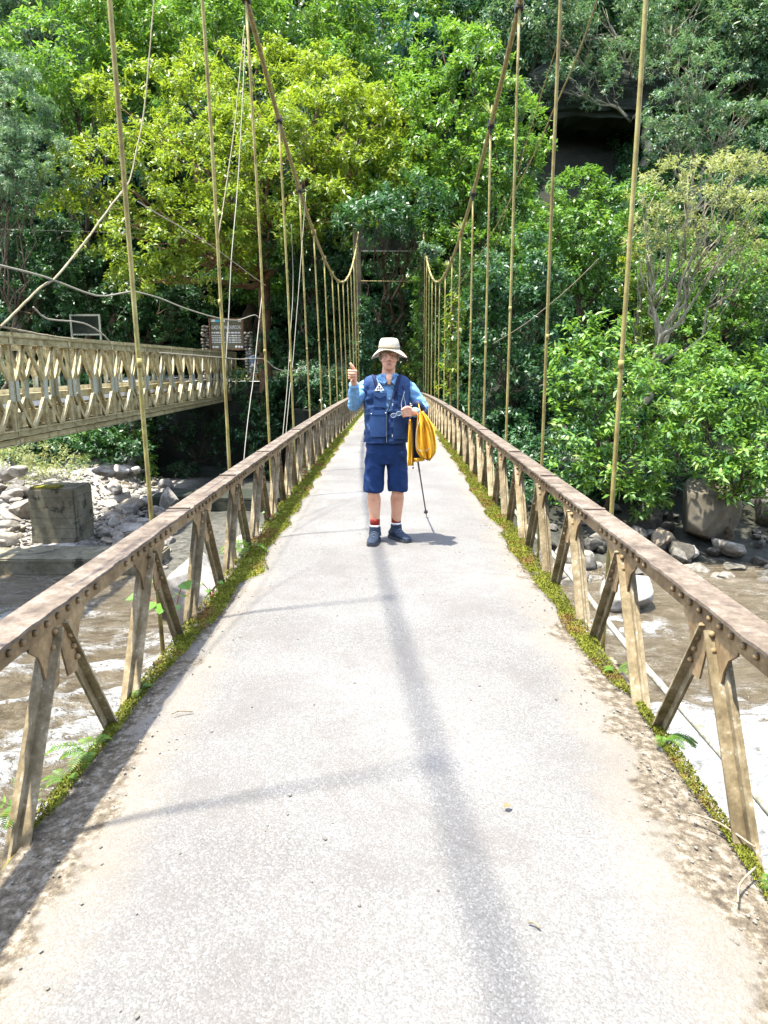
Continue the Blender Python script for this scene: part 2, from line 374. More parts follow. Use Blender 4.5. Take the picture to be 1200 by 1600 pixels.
pxrock(3, 178, 775, 30, 24, -3.6, 'yellowish boulder on the gravel bar behind the concrete pier', M['pale_stone'], .9, 1.9)
pxrock(1, 30, 812, 44, 34, -3.8, 'grey boulder on the gravel bar left of the concrete block', M['stone'], .9, .4)
# the countable stones of the gravel bar and of the right shore
cnt = 0; rr = np.random.default_rng(5)
while cnt < 215:
    px, py = rr.uniform(-20, 262), rr.uniform(712, 866)
    if 30 < px < 160 and 725 < py < 862: continue
    if py < 738-.12*(px-40) : continue
    if px < 170 and py > 862: continue
    p = atZ(px, py, -3.8); 
    if p[1] > 37: continue
    z = float(ground(p[0], p[1])); p = atZ(px, py, z); s = rr.lognormal(-1.38, .42); s = min(s, .62)
    rock(ROCKS[cnt % 9], (p[0], p[1], z+s*.22), (s, s*rr.uniform(.65, 1), s*rr.uniform(.45, .75)), rr.uniform(0, 6.3),
         'pale rounded river stone lying on the gravel bar left of the bridge', 'stone', 'stones of the gravel bar', tilt=(rr.normal(0, .25), rr.normal(0, .25)))
    cnt += 1
SHORE = [q.copy() for q in ROCKS]
for q in SHORE: q.materials[0] = M['shore_stone']
cnt = 0
while cnt < 120:
    px, py = rr.uniform(845, 1215), rr.uniform(795, 902)
    if 1060 < px < 1170 and py < 862: continue
    if py > 895 and px > 1000: continue
    p = atZ(px, py, -3.9); z = max(float(ground(p[0], p[1])), -4.2)
    s = min(rr.lognormal(-1.35, .45), .6)*(1.25 if px < 960 else 1)
    rock(ROCKS[(cnt*2) % 9], (p[0], p[1], z+s*.2), (s, s*rr.uniform(.65, 1), s*rr.uniform(.5, .85)), rr.uniform(0, 6.3),
         'grey river stone heaped along the right shore below the bushes', 'stone', 'stones of the right shore', tilt=(rr.normal(0, .3), rr.normal(0, .3)), mt=None).data = SHORE[(cnt*2) % 9]
    cnt += 1
# small pebbles nobody could count
base = rock_mesh('pebble', 77, 2, 6, .2); BV = np.array([v.co for v in base.vertices]); BF = np.array([list(p.vertices) for p in base.polygons])
N = 3200; px = rr.uniform(-30, 262, N); py = rr.uniform(705, 880, N); V = []; F = []
k = 0
for a, b in zip(px, py):
    p = atZ(a, b, -3.85)
    if p[1] > 37.5 or p[1] < 18.6: continue
    z = float(ground(p[0], p[1])); s = rr.uniform(.04, .13); c, sn = math.cos(a), math.sin(a)
    Q = BV*np.array([s, s*.8, s*.55]); Q = np.stack([Q[:, 0]*c-Q[:, 1]*sn, Q[:, 0]*sn+Q[:, 1]*c, Q[:, 2]], 1)+np.array([p[0], p[1], z+s*.15])
    V.append(Q); F.append(BF+k*len(BV)); k += 1
tag(link('gravel', np_mesh('gravel', np.concatenate(V), np.concatenate(F), [M['stone']], True)), 'pale pebbles covering the gravel bar between the stones', 'gravel', kind='stuff')

# ================================================================== the suspension bridge
bridge = thing('suspension_bridge', 'old narrow footbridge with concrete deck, rusty riveted railings and yellowish hanger rods', 'bridge', (0, 0, 0))
Y0, Y1 = -1.3, 33.4
# deck -----------------------------------------------------------
xs = np.array([-1.235, -1.2, -1.12, -1.04, -.96, -.86, -.7, -.5, -.25, 0, .25, .5, .7, .86, .96, 1.04, 1.12, 1.2, 1.235])
ys = np.concatenate([np.arange(Y0, 9, .06), np.arange(9, Y1, .25)])
X, Y = np.meshgrid(xs, ys); e = ss(abs(X), .9, 1.235)
q = np.stack([np.sign(X)*5, Y, 0*X], -1).reshape(-1, 3)
rag = (.03*fbm(q, .55, 2, 4)).reshape(X.shape)
Xr = X+np.sign(X)*e*(rag-.01); Z = zdeck(Y)-.035*ss(abs(X), .6, 1.235)**2+.006*fbm(np.stack([X, Y, 0*X], -1).reshape(-1, 3), 1.2, 8, 4).reshape(X.shape)*ss(abs(X), .4, 1.1)
V = np.stack([Xr, Y, Z], -1).reshape(-1, 3); nx = len(xs); ny = len(ys)
ii = np.arange(ny-1)[:, None]*nx+np.arange(nx-1)[None]
F = np.stack([ii, ii+1, ii+nx+1, ii+nx], -1).reshape(-1, 4)
# sides and underside
n0 = len(V); L = V.reshape(ny, nx, 3)[:, 0].copy(); Rr = V.reshape(ny, nx, 3)[:, -1].copy(); L[:, 2] -= .2; Rr[:, 2] -= .2; L[:, 0] += .03; Rr[:, 0] -= .03
V = np.concatenate([V, L, Rr]); j = np.arange(ny-1)
F = np.concatenate([F, np.stack([j*nx, (j+1)*nx, n0+j+1, n0+j], 1), np.stack([(j+1)*nx+nx-1, j*nx+nx-1, n0+ny+j, n0+ny+j+1], 1), np.stack([n0+j, n0+j+1, n0+ny+j+1, n0+ny+j], 1)])
m = mat('deck_concrete', (.5, .48, .45), .9, spec=.25); t = NT(m); co = t.coord('Object'); x, y, z = t.sep(co)
big = t.noise(co, .55, 4, .6); mid = t.noise(co, 3.2, 5, .65); fine = t.noise(co, 130, 4, .75)
vo = t.n('ShaderNodeTexVoronoi', feature='F1'); t.l(co, vo.inputs['Vector']); vo.inputs['Scale'].default_value = 150
agg = t.n('ShaderNodeSeparateColor'); t.l(vo.outputs['Color'], agg.inputs[0])
base = t.ramp(big, (.34, (.083, .081, .076)), (.5, (.128, .125, .118)), (.64, (.170, .167, .159)))
base = t.mix(t.ramp(mid, (.38, .45), (.6, 0.)), base, (.125, .116, .103))
base = t.mix(t.math('MULTIPLY', agg.outputs[0], .55), base, t.ramp(agg.outputs[1], (.0, (.06, .056, .05)), (.35, (.15, .145, .133)), (1., (.29, .284, .266))))
wr = t.noise(co, 1.3, 7, .72, .5)
base = t.mix(t.ramp(wr, (.49, 0.), (.62, .62)), base, (.105, .097, .088))
cr = t.n('ShaderNodeTexVoronoi', feature='DISTANCE_TO_EDGE'); cr.inputs['Scale'].default_value = .42
cw = t.n('ShaderNodeMix', data_type='VECTOR'); cw.inputs[0].default_value = .22; t.l(co, cw.inputs[4]); nz_ = t.n('ShaderNodeTexNoise'); t.l(co, nz_.inputs['Vector']); nz_.inputs['Scale'].default_value = 1.6; nz_.inputs['Detail'].default_value = 6; t.l(nz_.outputs['Color'], cw.inputs[5]); t.l(cw.outputs[1], cr.inputs['Vector'])
base = t.mix(t.math('MULTIPLY', t.ramp(cr.outputs['Distance'], (.0, 1.), (.0045, 0.)), t.ramp(big, (.45, 0.), (.55, .28))), base, (.06, .053, .045))
base = t.mix(t.ramp(fine, (.38, .8), (.52, 0.)), base, (.095, .088, .08))
ax = t.math('ABSOLUTE', x)
nearw = t.ramp(t.math('DIVIDE', y, 8.), (.18, .0), (.75, 1.))
edge = t.math('ADD', t.math('ADD', ax, t.math('MULTIPLY', t.math('SUBTRACT', mid, .5), .55)), t.math('MULTIPLY', t.math('SUBTRACT', big, .5), .5))
edge = t.math('SUBTRACT', edge, t.math('MULTIPLY', nearw, .11))
soil = t.ramp(edge, (.94, 0.), (1.08, 1.))
sc = t.ramp(t.noise(co, 26, 5, .75), (.36, (.035, .026, .017)), (.5, (.10, .08, .052)), (.66, (.24, .215, .17)))
base = t.mix(t.ramp(edge, (.72, 0.), (.93, .40)), base, (.19, .16, .115))
base = t.mix(t.math('MULTIPLY', soil, .92), base, sc)
t.color(base); t.bump(t.math('ADD', t.math('MULTIPLY', vo.outputs['Distance'], -1.2), t.math('ADD', fine, mid)), .55, .006)
link('deck', np_mesh('deck', V, F, [m], True), bridge)
for k in range(17):
    yb = 2.0+2.083*k
    if yb < 33: MB().bar((-1.42, yb, zdeck(yb)-.31), (1.42, yb, zdeck(yb)-.31), .10, .18, (0, 1, 0)).build('floor_beam', M['brace'], bridge)
# railings -------------------------------------------------------
S = 1.0415; YB = 2.0; HR = .685
def rail_z(y): return zdeck(y)+HR
yy = np.concatenate([np.arange(-1.2, 10, .5), np.arange(10, 33.3, 1.), [33.3]])
for sd in (-1, 1):
    V = []; F = []
    # section in (across, up): cap plate with a flange hanging from its inner and outer edge; rebuilt per span so it follows the camber
    sec = [(-.002, .0), (.134, .0), (.136, -.012), (.124, -.013), (.124, -.085), (.112, -.085), (.112, -.013), (.030, -.013), (.030, -.085), (.018, -.085), (.018, -.013), (-.003, -.012)]
    jit = np.random.default_rng(11+sd)
    fy = np.arange(-1.2, 33.31, .05); 
    for i, yv in enumerate(fy):
        zz = rail_z(yv); rg = .0035*jit.normal()
        for k, (a, b) in enumerate(sec):
            dx = rg if k in (0, 11) else 0
            V.append((sd*(1.2+a+dx), yv, zz+b))
    ns = len(sec)
    for i in range(len(fy)-1):
        for k in range(ns): F.append((i*ns+k, i*ns+(k+1) % ns, (i+1)*ns+(k+1) % ns, (i+1)*ns+k))
    b = MB(); b.add(V, F)
    for yv in np.arange(.6, 24, .0868):
        k = (yv-(YB+S/2))/S; d = abs(k-round(k))*S
        if d < .36 or (int(yv/.0868) % 12) in (2, 3, 8): b.ball((sd*(1.2+.012), yv, rail_z(yv)-.045), (.012, .014, .014), 6, 4)
    rl = b.build('railing', M['rust'], bridge)
    rl.data.materials.append(M['tan_paint'])
    for p in rl.data.polygons:
        if abs(p.normal.z) < .5 and p.center.z < rail_z(p.center.y)-.02: p.material_index = 1
    # splice cover plates lying on the cap
    for yp in (4.25, 5.55, 7.1, 9.6):
        pl = MB(); pl.box((sd*1.267, yp, rail_z(yp)+.005), (.126, .03, .01)); pl.build('splice_plate', M['rust'], rl)
    for k in range(-2, 30):
        yt = YB+S/2+k*S; yb0 = YB+k*S; yb1 = YB+(k+1)*S
        if yt > 32.8: break
        zt = rail_z(yt)-.085; sc_ = sd*1.212
        # gusset plate with hollowed sides
        poly = []
        for s_ in (-1, 1):
            side = [(.235, .04), (.225, -.02), (.17, -.06), (.14, -.12), (.128, -.19), (.12, -.235)]
            poly += [(s_*u, v_) for u, v_ in (side if s_ > 0 else side[::-1])]
        poly = [(yt-u, zt+v_) for u, v_ in poly]
        # a gap between the two members: the plate is notched like a W
        n = len(poly)//2
        poly = poly[:n]+poly[n:]
        pl = poly[n:]+[(yt-.04, zt-.225), (yt, zt-.07), (yt+.04, zt-.225)]+poly[:n]
        g = MB(); g.prism(pl, 0, min(sd*1.219, sd*1.227), max(sd*1.219, sd*1.227))
        if k < 12:
            for s_ in (-1, 1):
                for q_ in range(4): g.ball((sd*1.212, yt+s_*(.03+.022*q_+.016), zt-.01-.055*q_), (.013, .013, .013), 6, 4)
        g.build('gusset_plate', M['tan_paint'], rl)
        # two braces: one comes down towards the camera end, one goes down away from it
        for (ya, yb_, dx) in ((yt-.03, yb0+.015, .0), (yt+.03, yb1-.015, .003)):
            br = MB(); A = (0, ya, zt+.0); B = (0, yb_, zdeck(yb_)-.20)
            far = yb_ > ya
            def sh(p, q_): return (sd*q_, p[1], p[2])
            br.bar(sh(A, 1.2355+dx), sh(B, 1.2355+dx), .010, .07, (1, 0, 0))
            br.bar(sh(A, 1.229+dx), sh(B, 1.229+dx), .085 if not far else .075, .009, (1, 0, 0))
            br.build('brace', M['brace'], rl)
    # pipe slung outside under the right railing
MB().tube([(1.6, yv, -.26+.008*yv*(1 if yv < 6 else .5)-.02*math.sin(yv*1.7)) for yv in np.arange(-1, 32, .5)], .021, 8).build('pipe', M['pipe'], bridge)
# hangers and cables ---------------------------------------------
def cab_x(y, sd): return sd*(1.50 if sd < 0 else 1.365)
def cab_z(y): return 3.87+np.where(y < 19, .0129, .0172)*(y-19)**2
for sd in (-1, 1):
    hr = np.random.default_rng(3+sd)
    for k in range(-2, 14):
        yb = (4.14 if sd < 0 else 4.28)+2.083*k+(0 if k < 2 else hr.normal(0, .04)); yt = yb
        if yb > 32.4 or yb < 1.5: continue
        zt = float(cab_z(yb)); xb = sd*1.385; xt = cab_x(yb, sd)
        mid = ((xb+xt)/2+hr.normal(0, .006), yb, zt*.55)
        b = MB(); b.tube(spline([(xb, yb, zdeck(yb)-.42), (xb+(xt-xb)*.2, yb, .9), mid, (xt, yb, zt-.02)], 12), .0140 if k < 3 else .0150, 8)
        b.ball((xb, yb, zdeck(yb)-.42), .035, 6, 4)
        zs_ = hr.uniform(1.5, 2.3); fx_ = xb+(xt-xb)*min(1, zs_/zt)*1.0
        if k < 7: b.tube([(fx_, yb, zs_), (fx_, yb, zs_+.05)], .0168, 8)
        b.build('hanger', M['hanger'], bridge)
    cy_ = np.arange(-1.0, 33.6, .2); P = np.stack([cab_x(cy_, sd)+0*cy_, cy_, cab_z(cy_)], 1)
    b = MB(); tw = []
    nst = 7
    for s_ in range(nst):
        a = s_*2*math.pi/nst+cy_*3.2
        Q = P+np.stack([.018*np.cos(a), 0*a, .018*np.sin(a)], 1); b.tube(Q, .0122, 6)
    cb = b.build('main_cable', M['cable'], bridge)
    for k in range(-1, 14):
        yb = (4.14 if sd < 0 else 4.28)+2.083*k
        if yb > 32.4: continue
        zc = float(cab_z(yb)); xc = cab_x(yb, sd); sl = float(cab_z(yb+.1)-cab_z(yb-.1))/.2
        rot = Matrix.Rotation(math.atan(sl), 3, 'X'); c = MB()
        c.box((xc, yb, zc), (.085, .09, .085), rot); c.box((xc, yb, zc-.07), (.035, .035, .10))
        c.bar((xc-.1, yb-.03, zc), (xc+.1, yb-.03, zc), .022, .022); c.bar((xc-.1, yb+.03, zc), (xc+.1, yb+.03, zc), .022, .022)
        c.build('cable_clamp', M['dark_iron'] if k < 5 else M['cable'], cb)
# far portal tower ------------------------------------------------
tw = MB(); tw.box((0, 33.75, 7.15), (3.0, .5, 1.0)); 
tower = tw.build('tower', M['wall_dark'], bridge)
M['tower_post'] = rough_mat('tower_concrete', (.025, .025, .015), (.085, .072, .038), (.2, .175, .1), 1.1, .9, .4, .02)
for sx in (-1, 1):
    b = MB(); b.box((sx*1.5-.07 if sx < 0 else 1.42, 33.75, 3.5), (.36, .42, 8.2)); bevel(b.build('tower_post', M['tower_post'], tower), .02)
b = MB(); b.box((0, 33.45, 6.62), (2.75, .07, .05)); b.build('ledge_strip', M['pipe'], tower)
MB().tube([(-1.4, 33.5, 5.35), (1.4, 33.5, 5.32)], .02, 6).build('tie_rod', M['cable'], tower)

# ================================================================== moss, small plants and litter along the deck
def moss_w(y, sd):
    q = np.stack([np.full_like(y, sd*3.), y, 0*y], -1)
    w_ = .052+(.12 if sd > 0 else .17)*ss(y, 2.6, 5.5)
    patch = ss(fbm(q, .5, 4, 4)+.30+.9*ss(y, 2.2, 4.6), .0, .45)
    return w_*patch*(1+.35*fbm(q, 1.1, 7, 3))
my = np.concatenate([np.arange(.5, 8, .02), np.arange(8, 33, .06)]); cols = np.linspace(0, 1, 9)
mm = mat('moss', (.2, .2, .03), .95, spec=.1); t = NT(mm); co = t.coord('Object')
t.color(t.mix(t.ramp(t.noise(co, 3.1, 5, .7), (.52, 0.), (.64, .85)), t.ramp(t.noise(co, 22, 5, .7), (.3, (.045, .05, .009)), (.5, (.125, .138, .015)), (.7, (.22, .23, .04))), (.17, .085, .035)))
t.bump(t.noise(co, 120, 3), .8, .01)
V = []; F = []; tv = []; n0 = 0; tr = np.random.default_rng(21)
for sd in (-1, 1):
    W = np.maximum(moss_w(my, sd), 0)
    q = lambda f, s: fbm(np.stack([my, np.full_like(my, sd*9), 0*my], -1), f, s)
    xo = 1.225+.02*q(.6, 3)
    for j, c in enumerate(cols):
        x = xo-W*c; q3 = np.stack([x, my, 0*my+sd], -1)
        h = (np.sin(np.pi*min(1, c*.85+.15))**.7)*W*.16*(1+.7*fbm(q3, 5, 2))-.012+(-.04 if c == 0 else 0)
        zz = zdeck(my)-.035*ss(x, .6, 1.235)**2+h
        V.append(np.stack([sd*x, my, zz], 1))
    n = len(my); jj = np.arange(len(cols)-1)[:, None]*n+np.arange(n-1)[None]+n0
    F.append(np.stack([jj, jj+1, jj+n+1, jj+n], -1).reshape(-1, 4)); n0 += n*len(cols)
    # tufts
    for _ in range(30000):
        yv = 1.+tr.beta(1., 1.9)*17; wv = float(np.interp(yv, my, W)); 
        if wv < .03: continue
        x = float(np.interp(yv, my, xo))-wv*tr.uniform(-.05, 1.05); L_ = tr.uniform(.003, .012)*(1+.05*yv)
        z0 = zdeck(yv)-.02+wv*.1; a = tr.uniform(0, 6.28); dx, dy = math.cos(a)*.0035*(1+.1*yv), math.sin(a)*.0035*(1+.1*yv)
        tv.append([(sd*x-dx, yv-dy, z0), (sd*x+dx, yv+dy, z0), (sd*x+tr.normal(0, .006), yv+tr.normal(0, .006), z0+L_)])
V = np.concatenate(V); F = np.concatenate(F); tv = np.array(tv).reshape(-1, 3)
F3 = np.concatenate([F[:, [0, 1, 2]], F[:, [0, 2, 3]], np.arange(len(tv)).reshape(-1, 3)+len(V)])
tag(link('moss', np_mesh('moss', np.concatenate([V, tv]), F3, [mm])), 'yellow green moss growing along both edges of the bridge deck', 'moss', kind='stuff')

M['fern'] = leaf_mat('fern_leaf', (.05, .12, .008), (.14, .26, .02), .4, .45, (.25, .22, .03), .1, 3.)
M['broad'] = leaf_mat('broad_leaf', (.06, .16, .012), (.14, .28, .03), .35, .4, (.3, .08, .04), .12, 3.)
M['stem_red'] = mat('red_stem', (.25, .07, .04), .6)
M['dry'] = rough_mat('dry_leaf', (.16, .08, .03), (.27, .15, .07), (.36, .22, .12), 60, .85, .3, .002)
M['twig'] = rough_mat('twig', (.16, .12, .07), (.27, .22, .15), (.36, .3, .22), 40, .9, .3, .002)
def leaf_poly(base, tip, width, nrm, fold=.25):
    base, tip, nrm = Vector(base), Vector(tip), Vector(nrm); d = tip-base; s = d.cross(nrm).normalized()*width; n = nrm.normalized()*width*fold
    q = [base, base+d*.3+s*.8+n, base+d*.65+s*.75+n, tip, base+d*.65-s*.75+n, base+d*.3-s*.8+n, base+d*.33, base+d*.66]
    return [tuple(p) for p in q], [(0, 1, 6), (1, 2, 7, 6), (2, 3, 7), (0, 6, 5), (6, 7, 4, 5), (7, 3, 4)]
def fern(p, size, nf, label, lean=(0, 0), seed=0):
    r = np.random.default_rng(seed); t_ = thing('fern', label, 'fern', p)
    for i in range(nf):
        a = r.uniform(0, 6.28); d = np.array([math.cos(a)+lean[0], math.sin(a)+lean[1], 0]); L = size*r.uniform(.7, 1.1)
        P = spline([(0, 0, 0), d*L*.35+np.array([0, 0, L*.45]), d*L*.75+np.array([0, 0, L*.5]), d*L+np.array([0, 0, L*.3])], 18)
        b = MB(); b.tube(P, .0016, 4, True)
        for k in range(3, len(P)):
            f = k/len(P); T = P[k]-P[k-1]; T /= np.linalg.norm(T); s = np.cross(T, [0, 0, 1]); s /= np.linalg.norm(s)+1e-6; w_ = size*.26*math.sin(math.pi*(f*.85+.12))
            for sg in (-1, 1):
                b.add(*leaf_poly(P[k], P[k]+sg*s*w_+T*w_*.3-np.array([0, 0, w_*.15]), size*.032, (0, 0, 1)))
        b.build('frond', M['fern'], t_)
def broadplant(p, size, n, label, seed=0, lean=(0, 0)):
    r = np.random.default_rng(seed); t_ = thing('leafy_plant', label, 'plant', p)
    for i in range(n):
        a = i*2.4+r.uniform(-.4, .4); d = np.array([math.cos(a)*.55+lean[0], math.sin(a)*.55+lean[1], 0]); h = size*r.uniform(.5, 1.)
        tip = d*h*.8+np.array([0, 0, h]); b = MB(); b.tube(spline([(0, 0, 0), d*h*.3+np.array([0, 0, h*.6]), tip], 8), .003, 5); b.build('stem', M['stem_red'], t_)
        b = MB(); b.add(*leaf_poly(tip-d*size*.08, tip+d*size*.45-np.array([0, 0, size*.1]), size*.17, (d[0]*.3, d[1]*.3-.3, 1))); b.build('leaf', M['broad'], t_)
def edge_pt(px, py, sd, x=1.2):
    p = atZ(px, py, .0); return (sd*x, p[1], zdeck(p[1])-.02)
def at_edge(py, sd, x=1.2):
    ys_ = np.linspace(1, 12, 600); P_ = np.stack([np.full(600, sd*x), ys_, zdeck(ys_)], 1)-CAM
    v_ = 800-FPX*(P_@UP)/(P_@FW); k = abs(v_-py).argmin(); return (sd*x, ys_[k], zdeck(ys_[k])-.03)
fern(at_edge(1175, -1), .13, 6, 'small bright fern on the left deck edge, just before the second dark brace', (-.2, -.3), 1)
fern(at_edge(1268, -1, 1.24), .2, 3, 'pale fern frond hanging over the water from the left deck edge, nearest the camera', (-.7, .2), 2)
fern(at_edge(1075, -1), .09, 5, 'tiny fern tuft on the left deck edge beside red-brown moss', (-.2, 0), 3)
fern(at_edge(1215, -1, 1.22), .08, 4, 'tiny light green fern on the bare left deck edge between larger ferns', (-.4, 0), 6)
fern(at_edge(1150, 1), .11, 6, 'small bright fern beside the foot of a brace on the right deck edge', (.3, -.2), 4)
fern(at_edge(1048, 1), .10, 5, 'pale grassy fern among reddish moss on the right deck edge', (.2, .1), 5)
fern(at_edge(1360, 1, 1.24), .08, 4, 'small green sprig at the foot of the nearest right brace', (0, -.2), 9)
fern(at_edge(862, -1, 1.22), .2, 8, 'grassy fern clump on the left deck edge behind the pink-leaved plant', (0, -.2), 7)
broadplant(at_edge(985, -1, 1.26), .34, 8, 'broad-leaved green plant with red stems growing behind a left brace', 8, (-.25, -.1))
broadplant(at_edge(930, -1, 1.2), .14, 5, 'low leafy plant with pinkish leaves on the left deck edge', 12, (0, -.1))
broadplant(at_edge(815, -1, 1.18), .13, 7, 'leafy green weed rising from moss on the left deck edge, farther than the fern clump', 15)
broadplant(at_edge(745, -1, 1.18), .16, 9, 'bright green weed on the left deck edge, farthest of the weeds', 16)
def litter(name, px, py, L, rz, label, cat):
    p = atZ(px, py, 0); z = zdeck(p[1]); p = atZ(px, py, z); b = MB()
    if name == 'dry_leaf':
        b.add(*leaf_poly((-L/2, 0, .012), (L/2, 0, .01), L*.42, (0, 0, 1), .5)); o = b.build(name, M['dry'])
    else:
        b.tube(spline([(-L/2, 0, .006), (-L*.1, L*.06, .012), (L/2, -L*.03, .005)], 8), .0035, 5); o = b.build(name, M['twig'])
    o.location = (p[0], p[1], z+.004); o.rotation_euler = (0, 0, rz); tag(o, label, cat)
litter('dry_leaf', 793, 1266, .034, .5, 'curled brown dry leaf lying alone on the pale deck', 'leaf')
litter('twig', 1130, 1300, .22, -.9, 'bent pale twig on soil at the right deck edge', 'twig')
litter('twig', 285, 1116, .09, .3, 'short dark twig on soil near the left deck edge', 'twig')
litter('twig', 835, 1450, .035, -.6, 'tiny twig on the deck to the right of the cable shadow', 'twig')
litter('twig', 1165, 1385, .2, .9, 'long crooked twig in the lower right corner of the deck', 'twig')

# grit swept against the edges
gr_ = np.random.default_rng(17); V = []; F = []; k = 0
while k < 900:
    sd = gr_.choice([-1, 1]); x = sd*(1.2-abs(gr_.normal(0, .16))); yv = gr_.uniform(.9, 7)
    if gr_.random() < .12: x = gr_.uniform(-1, 1)
    s_ = gr_.uniform(.003, .009); Q = BV[:, :]*np.array([s_, s_*gr_.uniform(.6, 1), s_*.6])+np.array([x, yv, zdeck(yv)-.035*max(0, min(1, (abs(x)-.6)/.635))**2+s_*.35])
    V.append(Q); F.append(BF+k*len(BV)); k += 1
tag(link('grit', np_mesh('grit', np.concatenate(V), np.concatenate(F), [M['shore_stone']], True)), 'loose grit scattered on the deck, thickest along its edges', 'grit', kind='stuff')

# ================================================================== the steel truss bridge on the left
M['truss'] = rough_mat('truss_paint', (.17, .125, .05), (.37, .32, .165), (.48, .43, .27), 4, .55, .3, .004)
M['plate'] = rough_mat('plate_paint', (.27, .27, .19), (.34, .345, .26), (.38, .385, .30), 3, .5, .1, .003)
M['road'] = rough_mat('road_concrete', (.50, .485, .455), (.60, .585, .555), (.66, .645, .62), 1.5, .9, .2, .01)
truss = thing('steel_truss_bridge', 'pale olive steel panel bridge with diamond lattice sides crossing the river on the left', 'bridge')
LP = 2.95; JY = 16.25; ZB, ZT, ZM = -.18, 2.23, 1.02
def panel_parts():
    """one panel, joint at local y 0 to LP, lattice plane at local x 0"""
    f = MB()
    f.box((0, LP/2, ZT-.085), (.10, LP-.03, .17)); f.box((0, LP/2, ZB+.24), (.10, LP-.03, .12))
    for yv in (0.05, LP/2, LP-.05): f.box((0, yv, (ZB+ZT)/2+.05), (.075, .07 if yv != LP/2 else .12, ZT-ZB-.4))
    for z_ in (ZT-.005, ZT-.165, ZB+.305, ZB+.175): f.box((.012, LP/2, z_), (.16, LP-.03, .014))
    f.box((0, 0, ZT-.085), (.15, .10, .15)); f.box((0, 0, ZB+.24), (.15, .10, .14))
    return f
def diag_specs():
    out = []; q = LP/4
    for yc in (.09, LP/2, LP-.09):
        for dy in (-1, 1):
            ye = yc+dy*(q-.05 if yc == LP/2 else q-.13)
            if ye < 0 or ye > LP: continue
            out += [((0, yc+dy*.05, ZM+.2), (0, ye, ZT-.17)), ((0, yc+dy*.05, ZM-.2), (0, ye, ZB+.3))]
    return out
pf = panel_parts().mesh('truss_panel', M['truss'])
dms = []
for a, b in diag_specs():
    k = MB(); k.bar(a, b, .09, .02); k.bar((a[0]+.045, a[1], a[2]), (b[0]+.045, b[1], b[2]), .012, .10); dms.append(k.mesh('diagonal', M['truss']))
pms = []
for yc, wd in ((.13, .15), (LP/2, .2), (LP-.13, .15)):
    k = MB(); k.box((.058, yc, ZM), (.014, wd, .46)); pms.append(k.mesh('joint_plate', M['plate']))
for Xp, n0, n1 in ((-8.6, -4, 8), (-9.08, -4, 8), (-11.75, -3, 8)):
    for k in range(n0, n1):
        p = link('truss_panel', pf, truss); p.location = (Xp, JY+k*LP, 0)
        if Xp == -9.08 and k < -1: continue
        for d in dms: link('diagonal', d, p)
        for d in pms: link('joint_plate', d, p)
    # reinforcing chords bolted above and below, one length per panel
    for k in range(n0, n1):
        b = MB(); b.box((Xp, JY+(k+.5)*LP, ZB+.06), (.12, LP-.05, .10)); b.box((Xp, JY+(k+.5)*LP, ZB+.125), (.17, LP-.05, .014)); b.box((Xp, JY+(k+.5)*LP, ZB-.005), (.17, LP-.05, .014))
        b.build('lower_chord', M['truss'], truss)
        b = MB(); b.box((Xp, JY+(k+.5)*LP, ZT+.055), (.12, LP-.05, .09)); b.build('upper_chord', M['truss'], truss)
for k in range(-8, 17):
    MB().box((-10.2, JY+k*LP/2+.3, .36), (3.3, .16, .34)).build('transom', M['truss'], truss)
b = MB(); b.box((-10.4, 22.0, .64), (2.3, 36., .14)); b.build('road_deck', M['road'], truss)
for xe in (-9.32, -11.5):
    b = MB(); b.box((xe, 22.0, .80), (.14, 36., .2)); b.build('kerb', M['truss'], truss)

# abutment of the truss bridge, pier stub, ledge -------------------
def block(name, lo, hi, mt, label, cat, jitter=.03, seed=0, n=14, bev=.04):
    bm = bmesh.new(); bmesh.ops.create_cube(bm, size=1)
    lo, hi = np.array(lo), np.array(hi)
    for v in bm.verts: v.co = (lo+hi)/2+np.array(v.co)*(hi-lo)
    bmesh.ops.bevel(bm, geom=bm.edges[:], offset=bev, segments=2, affect='EDGES')
    bmesh.ops.subdivide_edges(bm, edges=[e for e in bm.edges if e.calc_length() > .4], cuts=n, use_grid_fill=True)
    V = np.array([v.co for v in bm.verts]); Nn = np.array([v.normal for v in bm.verts]); V += Nn*(fbm(V, .5, seed, 4)*jitter)[:, None]
    for v, c in zip(bm.verts, V): v.co = c
    me = bpy.data.meshes.new(name); bm.to_mesh(me); bm.free(); me.materials.append(mt)
    return tag(link(name, me), label, cat)
M['board_concrete'] = rough_mat('board_marked_concrete', (.085, .075, .045), (.165, .15, .10), (.23, .215, .16), 1.1, .9, .4, .02)
m = M['board_concrete']; t = NT(m); x, y, z = t.sep(t.coord('Object'))
lk = m.node_tree.nodes['Principled BSDF'].inputs['Base Color'].links[0].from_socket
ln = t.math('ABSOLUTE', t.math('SUBTRACT', t.math('FRACT', t.math('MULTIPLY', t.math('ADD', z, t.math('MULTIPLY', t.noise(t.coord('Object'), .8, 2), .06)), 3.1)), .5))
c = t.mix(t.ramp(ln, (.0, .6), (.05, 0.)), lk, (.03, .028, .018))
c = t.mix(t.ramp(t.noise(t.coord('Object'), 1.9, 5, .7), (.54, 0.), (.62, .85)), c, (.022, .022, .014)); t.color(c)
pa, pb = atZ(50, 851, -3.95), atZ(122, 851, -3.95)
pier = thing('concrete_pier', 'square stained concrete pier stub standing on the gravel bar under the truss bridge', 'pier', (0, 0, 0))
pw = pb[0]-pa[0]
o = block('block', (pa[0], pa[1], -4.4), (pb[0], pa[1]+1.35, -2.16), M['board_concrete'], None, None, .03, 3); o.parent = pier
